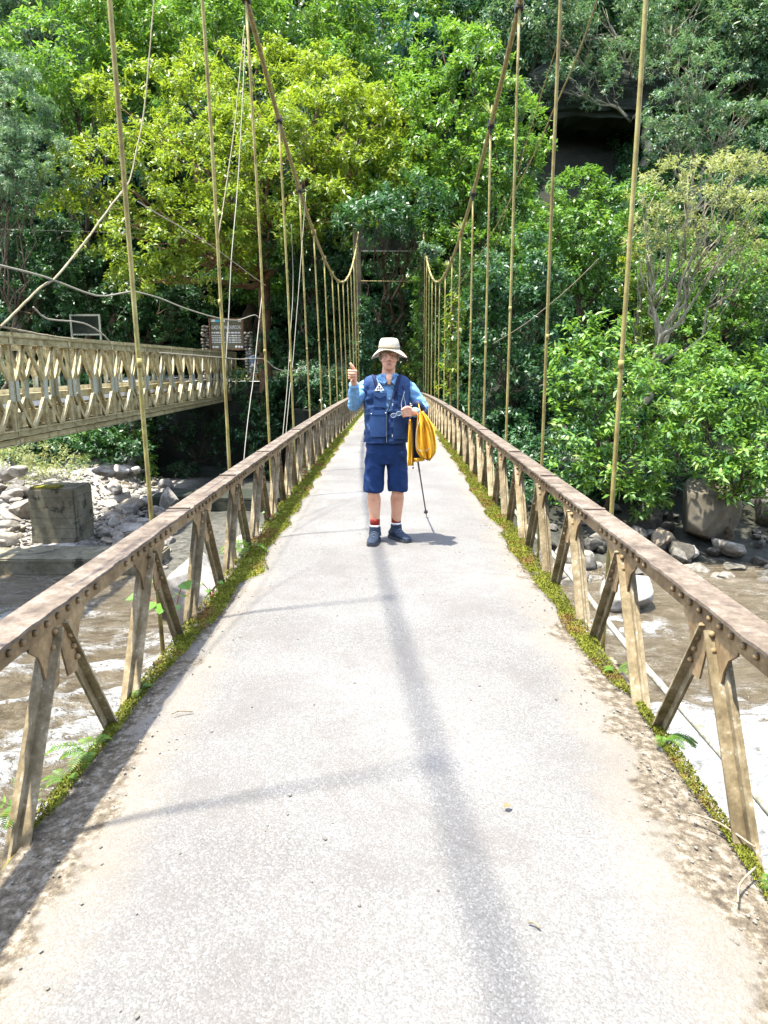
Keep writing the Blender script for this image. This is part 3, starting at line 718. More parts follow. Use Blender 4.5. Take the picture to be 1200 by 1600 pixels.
b = block('moss_cap', (pa[0]+.05, pa[1]+.04, -2.19), (pb[0]-.5, pa[1]+.5, -2.105), mm, None, None, .05, 5, 8, .02); b.parent = pier
for o in (pier.children):
    for k in ('label', 'category'):
        if k in o: del o[k]
p0, p1 = atZ(-60, 897, WZ), atZ(190, 889, WZ)
block('concrete_ledge', (p0[0]-3, 18.75, -4.7), (p1[0]+1.2, 20.2, -3.62), M['board_concrete'], 'long low concrete ledge along the left waterline below the pier stub', 'ledge', .06, 9, 16)
q0 = atZ(8, 897, WZ)
abut = thing('abutment', 'tall mossy concrete abutment in shade-darkened colour under the far end of the truss bridge', 'abutment')
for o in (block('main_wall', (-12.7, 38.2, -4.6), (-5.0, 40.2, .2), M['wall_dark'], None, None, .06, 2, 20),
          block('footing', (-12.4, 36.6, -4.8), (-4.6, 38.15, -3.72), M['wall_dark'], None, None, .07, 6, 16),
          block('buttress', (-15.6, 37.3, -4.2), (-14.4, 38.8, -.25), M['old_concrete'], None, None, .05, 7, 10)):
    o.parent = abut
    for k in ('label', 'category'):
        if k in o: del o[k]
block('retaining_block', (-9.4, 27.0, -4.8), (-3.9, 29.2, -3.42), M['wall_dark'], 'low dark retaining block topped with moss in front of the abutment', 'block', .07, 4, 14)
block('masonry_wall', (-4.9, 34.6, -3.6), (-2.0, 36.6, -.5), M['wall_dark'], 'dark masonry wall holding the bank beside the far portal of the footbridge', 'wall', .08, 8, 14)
# far approach path
xs_ = np.linspace(-1.9, 2.2, 12); ys_ = np.linspace(33.6, 42, 20); X, Y = np.meshgrid(xs_, ys_)
P = np.stack([X, Y, np.interp(Y, [33.3, 42], [-.27, -.02])+.02], -1).reshape(-1, 3); nx = 12
ii = np.arange(19)[:, None]*nx+np.arange(nx-1)[None]
tag(link('path', np_mesh('path', P, np.stack([ii, ii+1, ii+nx+1, ii+nx], -1).reshape(-1, 4), [M['road']])), kind='structure')
P = np.array([(-16.5, 40, .735), (-5.5, 40, .735), (-5.5, 47, 1.02), (-16.5, 47, 1.02)])
tag(link('road', np_mesh('road', P, np.array([[0, 1, 2, 3]]), [M['road']])), kind='structure')

# ================================================================== information sign, blank board, far visitor
M['sign_face'] = rough_mat('sign_face', (.16, .145, .085), (.20, .18, .11), (.23, .21, .13), 2, .6, .1, .003)
M['sign_wood'] = rough_mat('sign_wood', (.12, .06, .03), (.2, .10, .05), (.26, .15, .08), 6, .8, .4, .01)
vary(M['truss'], .85, 1.15)
M['white_paint'] = mat('white_paint', (.8, .8, .78), .6)
M['cyan_paint'] = mat('cyan_paint', (.05, .45, .6), .6)
SY = 40.8
a, b_ = atY(326, 497, SY), atY(382, 547, SY); cx = (a[0]+b_[0])/2; cz = (a[2]+b_[2])/2; sw = b_[0]-a[0]; sh_ = a[2]-b_[2]
sign = thing('information_sign', 'brown welcome signboard with white lettering held between two stone pillars', 'sign', (cx, SY, float(ground(cx, SY))))
gz = float(ground(cx, SY))
def sb(name, c, s_, mt, par=sign): 
    return MB().box(c, s_).build(name, mt, par)
bd = sb('board', (0, .03, cz-gz), (sw-.1, .05, sh_-.1), M['sign_face'])
f = MB()
for sx in (-1, 1): f.box((sx*(sw/2-.04), 0, cz-gz), (.08, .14, sh_))
for sz in (-1, 1): f.box((0, 0, cz-gz+sz*(sh_/2-.03)), (sw-.165, .12, .07))
f.build('frame', M['sign_wood'], sign)
def text(s, x, z, size, mt, par, width=None, align='CENTER'):
    c = bpy.data.curves.new('lettering', 'FONT'); c.body = s; c.size = size; c.extrude = .004; c.align_x = align; c.resolution_u = 2; c.offset = .004
    o = bpy.data.objects.new('lettering', c); scene.collection.objects.link(o); bpy.context.view_layer.update()
    me = bpy.data.meshes.new_from_object(o.evaluated_get(bpy.context.evaluated_depsgraph_get())); bpy.data.objects.remove(o); bpy.data.curves.remove(c)
    me.name = 'lettering'; me.materials.clear(); me.materials.append(mt)
    o = link('lettering', me, par); o.rotation_euler = (math.pi/2, 0, 0); o.location = (x, -.003, z)
    if width:
        xs__ = [v.co.x for v in me.vertices]; o.scale.x = width/(max(xs__)-min(xs__))
    return o
zc_ = cz-gz
text('LLAQTA DE MACHUPICCHU', 0, zc_+.28, .27, M['white_paint'], bd, sw*.86)
g = MB(); r = np.random.default_rng(2)
for col0, col1 in ((-.44*sw, -.04*sw), (.05*sw, .44*sw)):
    for i, zr_ in enumerate((.08, -.08, -.2, -.32, -.44)):
        x = col0; h = .085 if i == 0 else .05
        while x < col1-.06:
            wd = min(r.uniform(.06, .2), col1-x); g.box((x+wd/2, -.002, zc_+zr_), (wd, .01, h)); x += wd+.03
g.box((0, -.002, zc_-.18), (.035, .01, .6)); g.box((.39*sw, -.002, zc_+.74), (.17, .01, .13))
for x in (-.40*sw, .27*sw, .36*sw, .43*sw):
    g.ball((x, -.002, zc_-.70), (.065, .008, .065), 8, 5)
g.box((-.3*sw, -.002, zc_-.7), (.2, .01, .07))
g.build('lettering', M['white_paint'], bd)
g = MB(); g.box((-.38*sw, -.002, zc_+.74), (.25, .01, .15)); g.box((-.1*sw, -.002, zc_+.74), (.27, .01, .15)); g.build('emblem', M['white_paint'], bd)
g = MB(); g.box((-.25*sw, -.002, zc_+.74), (.27, .012, .15)); g.build('emblem', M['cyan_paint'], bd)
pr = np.random.default_rng(8)
for sx, zt in ((-1, 3.75), (1, 3.55)):
    V = MB(); pl = link('pillar', None, sign)
    k = 0
    for z_ in np.arange(.1, zt-gz, .17):
        for ox in (-.11, .11):
            V.add(*[(np.array([v.co for v in ROCKS[k % 9].vertices])*np.array([.15, .17, .105])+np.array([sx*(sw/2+.24)+ox+pr.normal(0, .02), .05, z_+pr.normal(0, .02)])), [tuple(p.vertices) for p in ROCKS[k % 9].polygons]], True); k += 1
    bpy.data.objects.remove(pl)
    V.build('pillar', M['stone'], sign)
a, b_ = atY(110, 491, 40.2), atY(158, 530, 40.2); gz2 = float(ground(a[0], 40.2))
bb = thing('blank_board', 'dark empty board in a thin pale metal frame beyond the truss bridge', 'board', ((a[0]+b_[0])/2, 40.2, gz2))
wd, ht = b_[0]-a[0], a[2]-b_[2]; zc2 = (a[2]+b_[2])/2-gz2
MB().box((0, .02, zc2+.1), (wd-.12, .04, ht-.3)).build('panel', M['wall_dark'], bb)
f = MB()
for sx in (-1, 1): f.box((sx*wd/2, 0, (zc2+ht/2)/2), (.1, .1, zc2+ht/2))
f.box((0, 0, zc2+ht/2-.05), (wd-.1, .09, .1)); f.box((0, 0, zc2-ht/2+.25), (wd-.1, .08, .08)); f.build('frame', M['plate'], bb)

# ================================================================== loose wires and cords
def wire(name, pts, X, rad, label, mt, cat='wire', axis='X'):
    P = [(atX(a, b, X) if axis == 'X' else atY(a, b, X)) for a, b in pts]
    r = np.random.default_rng(len(label)); Q = spline(P, 40); Q[1:-1] += r.normal(0, rad*.10, Q[1:-1].shape)
    o = MB().tube(Q, rad*.66, 6).build(name, mt); return tag(o, label, cat)
XH = -1.47
wire('cord', [(-30, 540), (12, 500), (60, 452), (88, 432), (130, 382), (160, 340), (190, 300)], XH, .008, 'thick tan cord rising slackly from the truss bridge side to the nearest left hanger', M['cord'], 'cord')
wire('cord', [(190, 300), (203, 280), (212, 240), (224, 180), (233, 90), (242, -20)], XH, .007, 'thin pale cord dropping from above the frame to the nearest left hanger', M['cord'], 'cord')
wire('wire', [(-20, 410), (40, 424), (85, 438), (150, 462), (190, 458), (212, 456), (250, 466), (290, 482), (340, 497), (372, 500), (398, 492), (408, 502)], XH, .007, 'pale wire sagging between the left hangers at the height of the signboard', M['wire'])
wire('wire', [(215, 315), (260, 342), (330, 384), (395, 432), (415, 446)], XH, .005, 'straight thin wire slanting down from the nearest left hanger past the second', M['wire'])
wire('wire', [(382, 40), (374, 120), (366, 200), (352, 300), (345, 345), (338, 385)], XH, .008, 'pale cord hanging slightly slack from the left cable towards the second hanger', M['cord'])
wire('wire', [(383, 60), (379, 150), (372, 280), (362, 400), (357, 500), (352, 600), (356, 735)], XH, .007, 'long pale wire hanging from the left cable and passing the signboard', M['wire'])
wire('wire', [(411, 445), (402, 530), (396, 590), (388, 650), (381, 720), (375, 800), (372, 850)], XH, .007, 'white wire hanging in loose curves beside the third left hanger down to the railing', M['wire'])
wire('wire', [(455, 350), (458, 440), (454, 520), (449, 600), (441, 690)], XH, .0065, 'pale wire slanting down between the fourth and fifth left hangers', M['wire'])
wire('wire', [(478, 300), (466, 460), (458, 560), (452, 620), (446, 686)], XH, .006, 'thin pale wire crossing the fourth left hanger near the railing', M['wire'])
wire('wire', [(250, 551), (340, 558), (372, 561), (412, 561), (430, 575), (455, 580), (480, 571)], XH, .007, 'wire strung level along the left hangers at the height of the hiker head', M['wire'])
wire('cord', [(-20, 506), (40, 518), (90, 527), (118, 530)], XH, .007, 'loose cord lying against the upper chord of the truss bridge at the left frame edge', M['cord'], 'cord')
wire('cord', [(52, 480), (75, 498), (130, 505), (160, 522), (172, 535)], XH, .006, 'twisted cord looping over the blank board towards the truss bridge', M['wire'], 'cord')
wire('cord', [(940, -20), (905, 80), (868, 165), (830, 250), (780, 345), (745, 405), (700, 470)], 2.2, .016, 'long yellowish guy rope slanting from the top right down to the far railing', M['cable'], 'rope')
wire('cord', [(880, 40), (845, 150), (825, 215), (800, 300), (770, 400)], 2.2, .010, 'thin slanting rope running behind the second right hanger', M['cable'], 'rope')
wire('wire', [(935, 405), (900, 440), (860, 475), (815, 510), (770, 537)], 2.2, .011, 'pale cord slanting down through the right hangers in front of dark bushes', M['cord'], 'cord')
wire('utility_wire', [(-20, 357), (60, 360), (140, 362), (260, 366)], 36., .014, 'taut dark grey utility wire at far left below the big tree crown', M['wire'], 'wire', 'Y')
wire('utility_wire', [(430, 373), (500, 364), (580, 358), (660, 350)], 36.5, .014, 'upper utility wire passing over the far portal', M['wire'], 'wire', 'Y')
wire('utility_wire', [(470, 378), (530, 370), (590, 366)], 36.7, .011, 'lower utility wire just under the one passing over the far portal', M['wire'], 'wire', 'Y')

# ================================================================== foliage
LM = {
 'yellow': leaf_mat('sunny_leaf', (.075, .15, .012), (.31, .40, .04), .38, .45, (.32, .33, .03), .10, .22),
 'fresh': leaf_mat('fresh_leaf', (.045, .13, .014), (.20, .37, .055), .36, .45, (.34, .36, .05), .10, .3),
 'mid': leaf_mat('green_leaf', (.032, .11, .014), (.16, .30, .045), .34, .42, (.16, .19, .03), .08, .25),
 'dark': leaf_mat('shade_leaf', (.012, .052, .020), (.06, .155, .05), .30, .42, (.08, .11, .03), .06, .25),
 'blue': leaf_mat('bluish_leaf', (.012, .052, .036), (.045, .13, .075), .3, .45, (.09, .12, .05), .06, .2),
 'grey': leaf_mat('greyish_leaf', (.035, .095, .055), (.15, .27, .14), .32, .5, (.24, .22, .10), .15, .3),
 'tan': leaf_mat('dry_tuft_leaf', (.13, .17, .06), (.34, .38, .17), .4, .6, (.34, .26, .10), .15, .5),
 'bush': leaf_mat('glossy_leaf', (.03, .12, .014), (.21, .37, .06), .35, .5, (.20, .26, .03), .10, .5),
 'vine': leaf_mat('vine_leaf', (.06, .12, .008), (.20, .27, .02), .45, .4, (.30, .24, .03), .12, .5),
}
M['bark'] = rough_mat('bark', (.045, .032, .018), (.095, .07, .042), (.17, .14, .095), 1.6, .95, .8, .06)
M['brown_bark'] = rough_mat('brown_bark', (.09, .05, .025), (.19, .11, .055), (.27, .17, .09), 1.6, .95, .8, .06)
M['pale_bark'] = rough_mat('pale_bark', (.14, .12, .075), (.27, .24, .16), (.37, .34, .26), 2.2, .95, .6, .04)

def leaf_cloud(blobs, L, Wd, cover=1.0, k=9, seed=0, outer=.62, up=.55, droop=.25, wob=.28, back=.5, tuft=.34):
    """leaves on twigs, the twigs gathered in domed tufts spread over ellipsoid clumps -> vertices, quads"""
    r = np.random.default_rng(seed); PV = []
    for bi, (cx, cy, cz, rx, ry, rz) in enumerate(blobs):
        rt = max(tuft*min(rx, rz)*r.uniform(.85, 1.15), 1.6*L); R3 = np.array([rx, ry, rz])
        surf = 4*math.pi*(((rx*ry)**1.6+(rx*rz)**1.6+(ry*rz)**1.6)/3)**(1/1.6)
        nt_ = int(surf/(math.pi*rt*rt)*.80)+4
        # evenly spread tuft centres
        i = np.arange(nt_)+.5; ph = np.arccos(1-2*i/nt_); th = math.pi*(1+5**.5)*i+r.uniform(0, 6.28)
        u = np.stack([np.cos(th)*np.sin(ph), np.sin(th)*np.sin(ph), np.cos(ph)], 1)+r.normal(0, .16, (nt_, 3)); u /= np.linalg.norm(u, axis=1)[:, None]
        keep = np.where(u[:, 1] > .25, back, 1)*np.where(u[:, 2] < -.35, .5, 1)*.93
        u = u[r.random(nt_) < keep]
        lump = 1+wob*noise(u*.32+np.array([cx, cy, cz])*.13, 1., bi)+.4*wob*r.normal(size=len(u))
        tc = np.array([cx, cy, cz])+u*R3*(lump*r.choice([1., .96, .9, .72], len(u)))[:, None]
        rts = rt*r.uniform(.65, 1.3, len(u))
        ntw = np.maximum(3, (2*math.pi*rts**2/(1.75*L)**2*cover).astype(int))
        idx = np.repeat(np.arange(len(u)), ntw); m0 = len(idx)
        v = r.normal(size=(m0, 3)); v /= np.linalg.norm(v, axis=1)[:, None]; v = v+u[idx]*.55+np.array([0, 0, .65]); v /= np.linalg.norm(v, axis=1)[:, None]
        p = tc[idx]+v*(rts[idx]*np.where(r.random(m0) < outer+.15, r.uniform(.82, 1.05, m0), r.uniform(.2, .9, m0)))[:, None]*np.array([1, 1, .75])
        # some loose twigs between the tufts
        d = v*.8+np.array([0, 0, up*.6])+r.normal(0, .38, v.shape); d /= np.linalg.norm(d, axis=1)[:, None]
        PV.append((p, d, v))
    p, d, u = [np.concatenate(q) for q in zip(*PV)]; n = len(p)
    f = np.tile((np.arange(k)+.5)/k, n); p = np.repeat(p, k, 0); d = np.repeat(d, k, 0); u = np.repeat(u, k, 0)
    m = len(p); pos = p+d*(f*1.7*L-.9*L)[:, None]
    q = r.normal(size=(m, 3)); q -= d*(q*d).sum(1)[:, None]; q /= np.linalg.norm(q, axis=1)[:, None]
    ld = d*.45+q*.95+np.array([0, 0, -droop]); ld /= np.linalg.norm(ld, axis=1)[:, None]
    nr = np.array([0, 0, 1.1])+u*.5+r.normal(0, .40, (m, 3)); nr -= ld*(nr*ld).sum(1)[:, None]; nr /= np.linalg.norm(nr, axis=1)[:, None]
    s = np.cross(ld, nr); ls = L*r.lognormal(-.05, .28, m)[:, None]; ws = Wd*r.uniform(.7, 1.2, m)[:, None]*.5
    mid = pos+ld*ls*.48+nr*ls*.05
    V = np.stack([pos, mid+s*ws, pos+ld*ls-nr*ls*.06, mid-s*ws], 1).reshape(-1, 3)
    return V, np.arange(m*4).reshape(-1, 4)

def limb(b, a, c, r0, r1, seed, sag=.12, n=7, sides=6, jit=.035):
    r = np.random.default_rng(seed); a = np.array(a, float); c = np.array(c, float); D = np.linalg.norm(c-a)
    P = np.array([a+(c-a)*t_+np.array([0, 0, -sag*D*math.sin(math.pi*t_)]) for t_ in np.linspace(0, 1, n)]); P[1:-1] += r.normal(0, D*jit, (n-2, 3))
    b.tube(P, np.linspace(r0, r1, n), sides); return P
def px_blob(px, py, rpx, rpy, Y, depth=.8):
    c = atY(px, py, Y); k = mpp(Y)*1.0
    return (c[0], c[1], c[2], rpx*k, rpx*k*depth, rpy*k)
def tree(name, label, cat, base_px, Y, blobs, lm, L, Wd, trunk_r, bark='bark', cover=1., k=9, seed=0, twiggy=0, base_y=None, parts=True, droop=.25, wob=.28, up=.55, outer=.62, fork=.45, depth=.8, flat=1., straight=False):
    """blobs: (px, py, rpx, rpy, dY)"""
    B = [px_blob(b[0], b[1], b[2], b[3]*flat, Y+(b[4] if len(b) > 4 else 0), depth) for b in blobs]
    bx = atY(base_px, 600, Y)[0]; bz = float(ground(bx, Y))
    rt = thing(name, label, cat, (bx, Y, bz)); org = np.array([bx, Y, bz])
    V, F = leaf_cloud(B, L, Wd, cover, k, seed, droop=droop, wob=wob, up=up, outer=outer)
    link('crown', np_mesh('crown', V-org, F, [LM[lm]]), rt)
    b = MB(); C = np.array([q[:3] for q in B]); top = np.average(C, axis=0)
    fk = org+(top-org)*fork
    if straight: fk[:2] = org[:2]+[.1, 0]
    tr_ = limb(b, org-[0, 0, .6], fk, trunk_r, trunk_r*.72, seed, .0, 8, 9, .006 if straight else .035)
    r = np.random.default_rng(seed+5)
    for i, q in enumerate(B):
        st = fk+(r.normal(0, .1, 3)); c = np.array(q[:3])
        P = limb(b, tr_[-2] if i % 2 else tr_[-1], c, trunk_r*.45, trunk_r*.10, seed+i, .03, 8)
        for j in range(3+twiggy):
            u = r.normal(size=3); u /= np.linalg.norm(u); u[2] = abs(u[2])*.6-.1; u[1] -= .2
            e = c+u*np.array(q[3:])*r.uniform(.6, 1.0); P2 = limb(b, P[3+j % 4], e, trunk_r*.16, trunk_r*.03, seed+i*9+j, .03, 6, 5)
            for jj in range(twiggy//2):
                e2 = P2[3+jj % 3]+r.normal(0, .5, 3)*np.array(q[3:])*.6; limb(b, P2[2+jj % 3], e2, trunk_r*.06, trunk_r*.015, seed+i*9+j+jj*31, .0, 5, 4)
    b.v = [tuple(np.array(v)-org) for v in b.v]
    b.build('trunk', M[bark], rt); return rt

# the big broad crown left of the middle
tree('broad_tree', 'large broad-crowned yellow-green tree left of the middle, its trunk rising behind the signboard', 'tree', 414, 38.5,
     [(250,185,105,62,2),(385,150,105,62,3),(505,150,95,62,3),(185,285,90,62,0),(300,255,100,62,-1.5),(420,225,105,62,-2),(540,205,95,70,0),
      (135,325,55,50,-.5),(240,385,85,50,-2),(335,345,100,60,-2.5),(450,305,95,60,-2.5),(560,285,70,62,-.5),(600,225,52,52,1),
      (215,440,52,34,-2.5),(300,425,75,40,-1.5),(420,360,80,42,-2),(520,345,55,48,-2)], 'yellow', .25, .105, .42, seed=11, bark='brown_bark', cover=1.0, wob=.3, straight=True, fork=.8, outer=.75, flat=.86)
tree('broad_tree', 'bright yellow-green tree rising directly behind the big broad crown', 'tree', 380, 47,
     [(330,60,100,55,0),(440,40,105,60,2),(250,90,80,50,1),(520,95,85,55,1),(380,-20,120,50,3),(560,40,60,45,2),(620,150,40,45,0)], 'fresh', .30, .12, .4, seed=12)
tree('broad_tree', 'tree with large clustered leaves between the feathery grey tree and the first hanger', 'tree', 130, 45,
     [(110,95,75,45,0),(190,60,85,50,2),(60,150,60,45,-1),(150,150,70,45,1),(210,130,60,50,1),(160,10,90,40,2)], 'fresh', .34, .14, .35, seed=13)
tree('broad_tree', 'hazy dark green tree in the top left corner', 'tree', 30, 60, [(40,40,80,50,0),(90,20,70,50,1),(10,110,50,50,0),(-50,60,70,70,2),(60,-30,80,40,2)], 'grey', .32, .12, .35, seed=14)
tree('feathery_tree', 'fine-leaved grey-green tree at the left edge with thin bare twigs', 'tree', 0, 36,
     [(15,180,60,40,0),(45,240,55,28,-.5),(20,275,60,26,-1),(-30,220,60,50,1),(5,130,50,32,1),(70,270,40,18,-1)], 'grey', .15, .04, .12, 'bark', 1.3, 12, 15, 1, droop=.5)
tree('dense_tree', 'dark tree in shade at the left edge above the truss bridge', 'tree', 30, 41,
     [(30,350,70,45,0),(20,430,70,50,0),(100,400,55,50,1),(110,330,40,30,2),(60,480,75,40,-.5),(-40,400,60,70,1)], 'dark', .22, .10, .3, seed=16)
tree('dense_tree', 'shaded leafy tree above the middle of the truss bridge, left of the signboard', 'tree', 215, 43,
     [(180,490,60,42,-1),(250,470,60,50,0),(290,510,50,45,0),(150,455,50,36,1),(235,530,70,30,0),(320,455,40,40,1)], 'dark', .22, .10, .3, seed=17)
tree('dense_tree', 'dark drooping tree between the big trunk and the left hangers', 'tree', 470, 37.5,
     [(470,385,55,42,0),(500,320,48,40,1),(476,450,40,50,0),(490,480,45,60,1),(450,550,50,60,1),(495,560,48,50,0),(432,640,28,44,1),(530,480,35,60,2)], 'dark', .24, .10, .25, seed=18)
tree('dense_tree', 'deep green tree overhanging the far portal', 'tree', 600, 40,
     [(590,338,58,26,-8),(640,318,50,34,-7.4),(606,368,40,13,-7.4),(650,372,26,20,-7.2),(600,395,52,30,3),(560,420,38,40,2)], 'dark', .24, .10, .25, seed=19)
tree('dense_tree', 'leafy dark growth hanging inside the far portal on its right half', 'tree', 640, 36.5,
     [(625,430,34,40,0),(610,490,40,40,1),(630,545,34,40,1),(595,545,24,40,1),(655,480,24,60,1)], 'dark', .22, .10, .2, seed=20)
tree('pointed_tree', 'tree with a pointed yellow-tipped crown right of the middle behind the right cable', 'tree', 735, 38,
     [(735,105,48,45,0),(715,165,68,48,0),(780,180,52,48,-.5),(690,225,62,50,-1),(760,255,72,52,-1.5),(825,205,34,34,0),(700,300,60,45,-1),(770,330,60,45,-1),(670,150,38,48,1),(690,80,40,34,1)], 'fresh', .24, .11, .3, seed=21, cover=1.)
tree('broad_tree', 'shadowy bluish tree at the top, between the bright left crown and the grey-leaved tree', 'tree', 650, 58,
     [(620,45,70,45,0),(700,30,70,50,1),(660,100,55,40,0),(770,50,60,50,0),(800,110,55,45,1),(590,-10,70,40,2),(830,10,60,50,2)], 'blue', .32, .14, .4, seed=22)
tree('gnarled_tree', 'grey-leaved tree at the upper right with a gnarled pale trunk before the dark hollow', 'tree', 985, 47,
     [(880,60,60,34,-1),(955,40,75,34,0),(1050,30,75,38,0),(900,135,55,26,-2),(985,110,60,28,-1),(1060,105,60,34,1),(850,150,42,24,0),(1140,60,70,40,2),(1120,140,65,38,2),(1190,110,50,44,3)], 'grey', .24, .075, .34, 'pale_bark', .8, 10, 23, 5, fork=.55)
tree('slender_tree', 'slender many-stemmed grey-green tree on the right between gnarled and dry trees', 'tree', 1040, 40,
     [(1080,110,45,42,0),(1070,185,48,40,0),(1120,200,48,36,0),(1160,180,45,48,1),(1040,225,36,30,-1),(1185,250,46,44,1)], 'grey', .22, .08, .2, 'pale_bark', .75, 9, 24, 5)
tree('dry_tree', 'half-dry tree with spreading pale branches and brownish tufts above the right bank', 'tree', 985, 27,
     [(1075,272,66,12,0),(1150,262,60,12,.5),(1025,300,42,14,0),(1105,318,64,12,-.5),(1180,322,50,12,0),(1045,352,45,14,-.5),(1125,368,56,12,0),(1180,400,44,12,0),(1010,390,30,20,-.5),(1085,412,38,11,.5)], 'tan', .16, .05, .15, 'pale_bark', .6, 9, 25, 3, droop=.1, fork=.4)
tree('bushy_tree', 'bright green bushy tree below the dark hollow, behind the right hangers', 'tree', 900, 34,
     [(900,310,52,40,0),(875,365,62,45,-1),(950,330,48,42,0),(925,400,68,50,-1),(870,430,55,48,-1.5),(960,440,55,50,-.5),(830,400,42,48,0),(1000,330,36,40,2)], 'mid', .22, .11, .25, seed=26)
tree('bushy_tree', 'deep green leafy tree at the right edge behind the dry branches', 'tree', 1130, 31,
     [(1090,470,62,50,0),(1150,450,55,55,0),(1190,520,50,60,0),(1110,540,62,48,-1),(1050,520,52,52,0),(1160,590,50,45,-1),(1050,440,44,40,1),(1195,400,40,50,2),(1120,400,60,44,3)], 'mid', .20, .10, .25, seed=27)
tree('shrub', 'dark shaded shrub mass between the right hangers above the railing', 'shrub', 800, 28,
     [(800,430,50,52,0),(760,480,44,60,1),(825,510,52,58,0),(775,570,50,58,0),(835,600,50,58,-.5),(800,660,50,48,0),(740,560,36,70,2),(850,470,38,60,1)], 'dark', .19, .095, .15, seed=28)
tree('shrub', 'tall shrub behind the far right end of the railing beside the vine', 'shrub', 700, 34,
     [(700,400,36,44,0),(680,460,28,50,1),(715,470,40,55,0),(700,540,40,55,0),(745,420,30,50,0),(690,600,34,40,0)], 'mid', .20, .095, .12, seed=29)
tree('large_leaved_bush', 'large sunlit bush with big glossy leaves behind the nearest right hangers', 'bush', 960, 22.5,
     [(960,600,72,50,0),(905,600,44,44,.5),(900,680,46,46,-.3),(1000,660,58,52,-.5),(955,745,54,42,-.8),(1030,720,40,44,-.3),(910,545,36,34,1),(945,520,40,30,1),(885,740,32,36,0),(1040,640,40,44,.5),(1000,780,34,24,-.8)], 'bush', .23, .115, .12, seed=30, cover=1.15, k=8, droop=.35)
tree('large_leaved_bush', 'leafy bush overhanging the big brown boulder at the right edge', 'bush', 1165, 21,
     [(1165,640,48,44,0),(1120,690,44,38,-.3),(1180,710,50,44,-.6),(1150,755,40,30,-.8),(1190,745,40,30,-1.),(1105,735,30,24,-.6),(1195,600,40,44,.5),(1100,640,36,36,.5),(1205,770,36,30,-.6),(1090,600,40,40,1.5)], 'bush', .20, .10, .12, seed=31, cover=1.15, k=8, droop=.35)
tree('shrub', 'green shrub low on the right bank above the boulders', 'shrub', 1060, 24, [(1075,660,46,40,0),(1050,590,46,48,1),(1100,560,40,40,1.5),(1065,715,36,28,-.3)], 'mid', .17, .085, .1, seed=32, k=8)
tree('vine_covered_tree', 'slim trunk wrapped in climbing leaves right of the nearest right hanger', 'tree', 996, 27.5,
     [(992,420,20,34,0),(998,480,20,40,0),(1000,540,22,40,0),(995,590,26,34,0)], 'vine', .14, .075, .16, 'pale_bark', .9, 7, 33)
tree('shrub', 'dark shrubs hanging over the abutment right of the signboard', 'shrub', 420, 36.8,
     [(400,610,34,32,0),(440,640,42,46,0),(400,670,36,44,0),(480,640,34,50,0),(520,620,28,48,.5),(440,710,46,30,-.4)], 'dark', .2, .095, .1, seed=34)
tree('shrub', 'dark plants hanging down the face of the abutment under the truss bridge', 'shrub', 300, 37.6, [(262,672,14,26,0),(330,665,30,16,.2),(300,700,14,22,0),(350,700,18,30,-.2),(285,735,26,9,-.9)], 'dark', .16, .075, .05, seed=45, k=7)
tree('shrub', 'yellow-green bush at the foot of the signboard behind the far visitor', 'shrub', 395, 41.5, [(385,592,22,16,0),(412,598,24,18,0),(398,615,34,18,-.3)], 'yellow', .17, .08, .08, seed=35, k=7)
tree('shrub', 'green leafy shrub on the bank under the truss bridge', 'shrub', 135, 34.5, [(130,700,34,18,0),(165,690,34,20,.3),(150,725,30,16,-.5),(195,690,24,20,.5),(95,690,40,18,.6)], 'mid', .17, .08, .08, seed=36, k=8)
tree('shrub', 'small dark shrub at the buttress foot above the gravel bar', 'shrub', 215, 35.5, [(208,735,24,22,0),(232,750,18,18,-.5),(225,700,22,30,1)], 'mid', .16, .075, .07, seed=37, k=8)
tree('dry_shrub', 'tangle of dry brown canes and leaves on the left bank under the truss bridge', 'shrub', 25, 31,
     [(10,735,50,20,0),(60,745,44,18,-.3),(40,715,50,18,.6),(100,735,34,16,.2),(-20,765,40,18,-.8),(30,775,30,12,-.8)], 'tan', .2, .05, .06, 'pale_bark', .8, 8, 38, 6, droop=.2)
tree('shrub', 'sunlit yellow-green bush at the end of the bridge behind the man on his left', 'shrub', 575, 36.2, [(570,590,22,14,0),(550,604,20,12,-.5),(592,580,16,10,.5)], 'vine', .15, .075, .06, seed=39, k=7)
tree('shrub', 'sunlit yellow-green bush at the end of the bridge behind the man on his right', 'shrub', 645, 36.2, [(640,590,22,14,0),(655,570,18,18,.4),(668,600,16,14,-.4),(645,540,16,14,.6)], 'vine', .15, .075, .06, seed=40, k=7)
tree('shrub', 'small pale-leaved shrub beside the left railing far end, lit by the sun', 'shrub', 500, 33.8, [(470,588,22,9,0),(505,592,26,10,0),(530,588,18,9,.3),(485,578,18,8,.3)], 'grey', .16, .075, .06, seed=41, k=7)
# vines climbing on the right hangers
def vine(label, pts, Y, wpx, seed, lm='vine', L=.12):
    rt = thing('climbing_vine', label, 'vine', tuple(atY(*pts[-1], Y)))
    org = np.array(rt.location); P = np.array([atY(a, b, Y) for a, b in pts]); Q = spline(P, 16)
    k = mpp(Y); B = [(q[0], q[1], q[2], wpx*k, wpx*k, wpx*k*1.5) for q in Q]
    V, F = leaf_cloud(B, L, L*.6, .55, 6, seed, wob=.4); link('leaves', np_mesh('leaves', V-org, F, [LM[lm]]), rt)
    b = MB(); b.tube(Q-org, .02, 5); b.build('stem', M['bark'], rt)
vine('bright vine climbing a right hanger, hanging free of the dark shrubs', [(708,470),(706,520),(702,570),(700,610)], 16.6, 6, 51, L=.10)
vine('leafy vine cloaking the right post of the far portal', [(662,360),(664,420),(660,480),(658,540),(656,590)], 33.2, 9, 52, 'mid', L=.15)
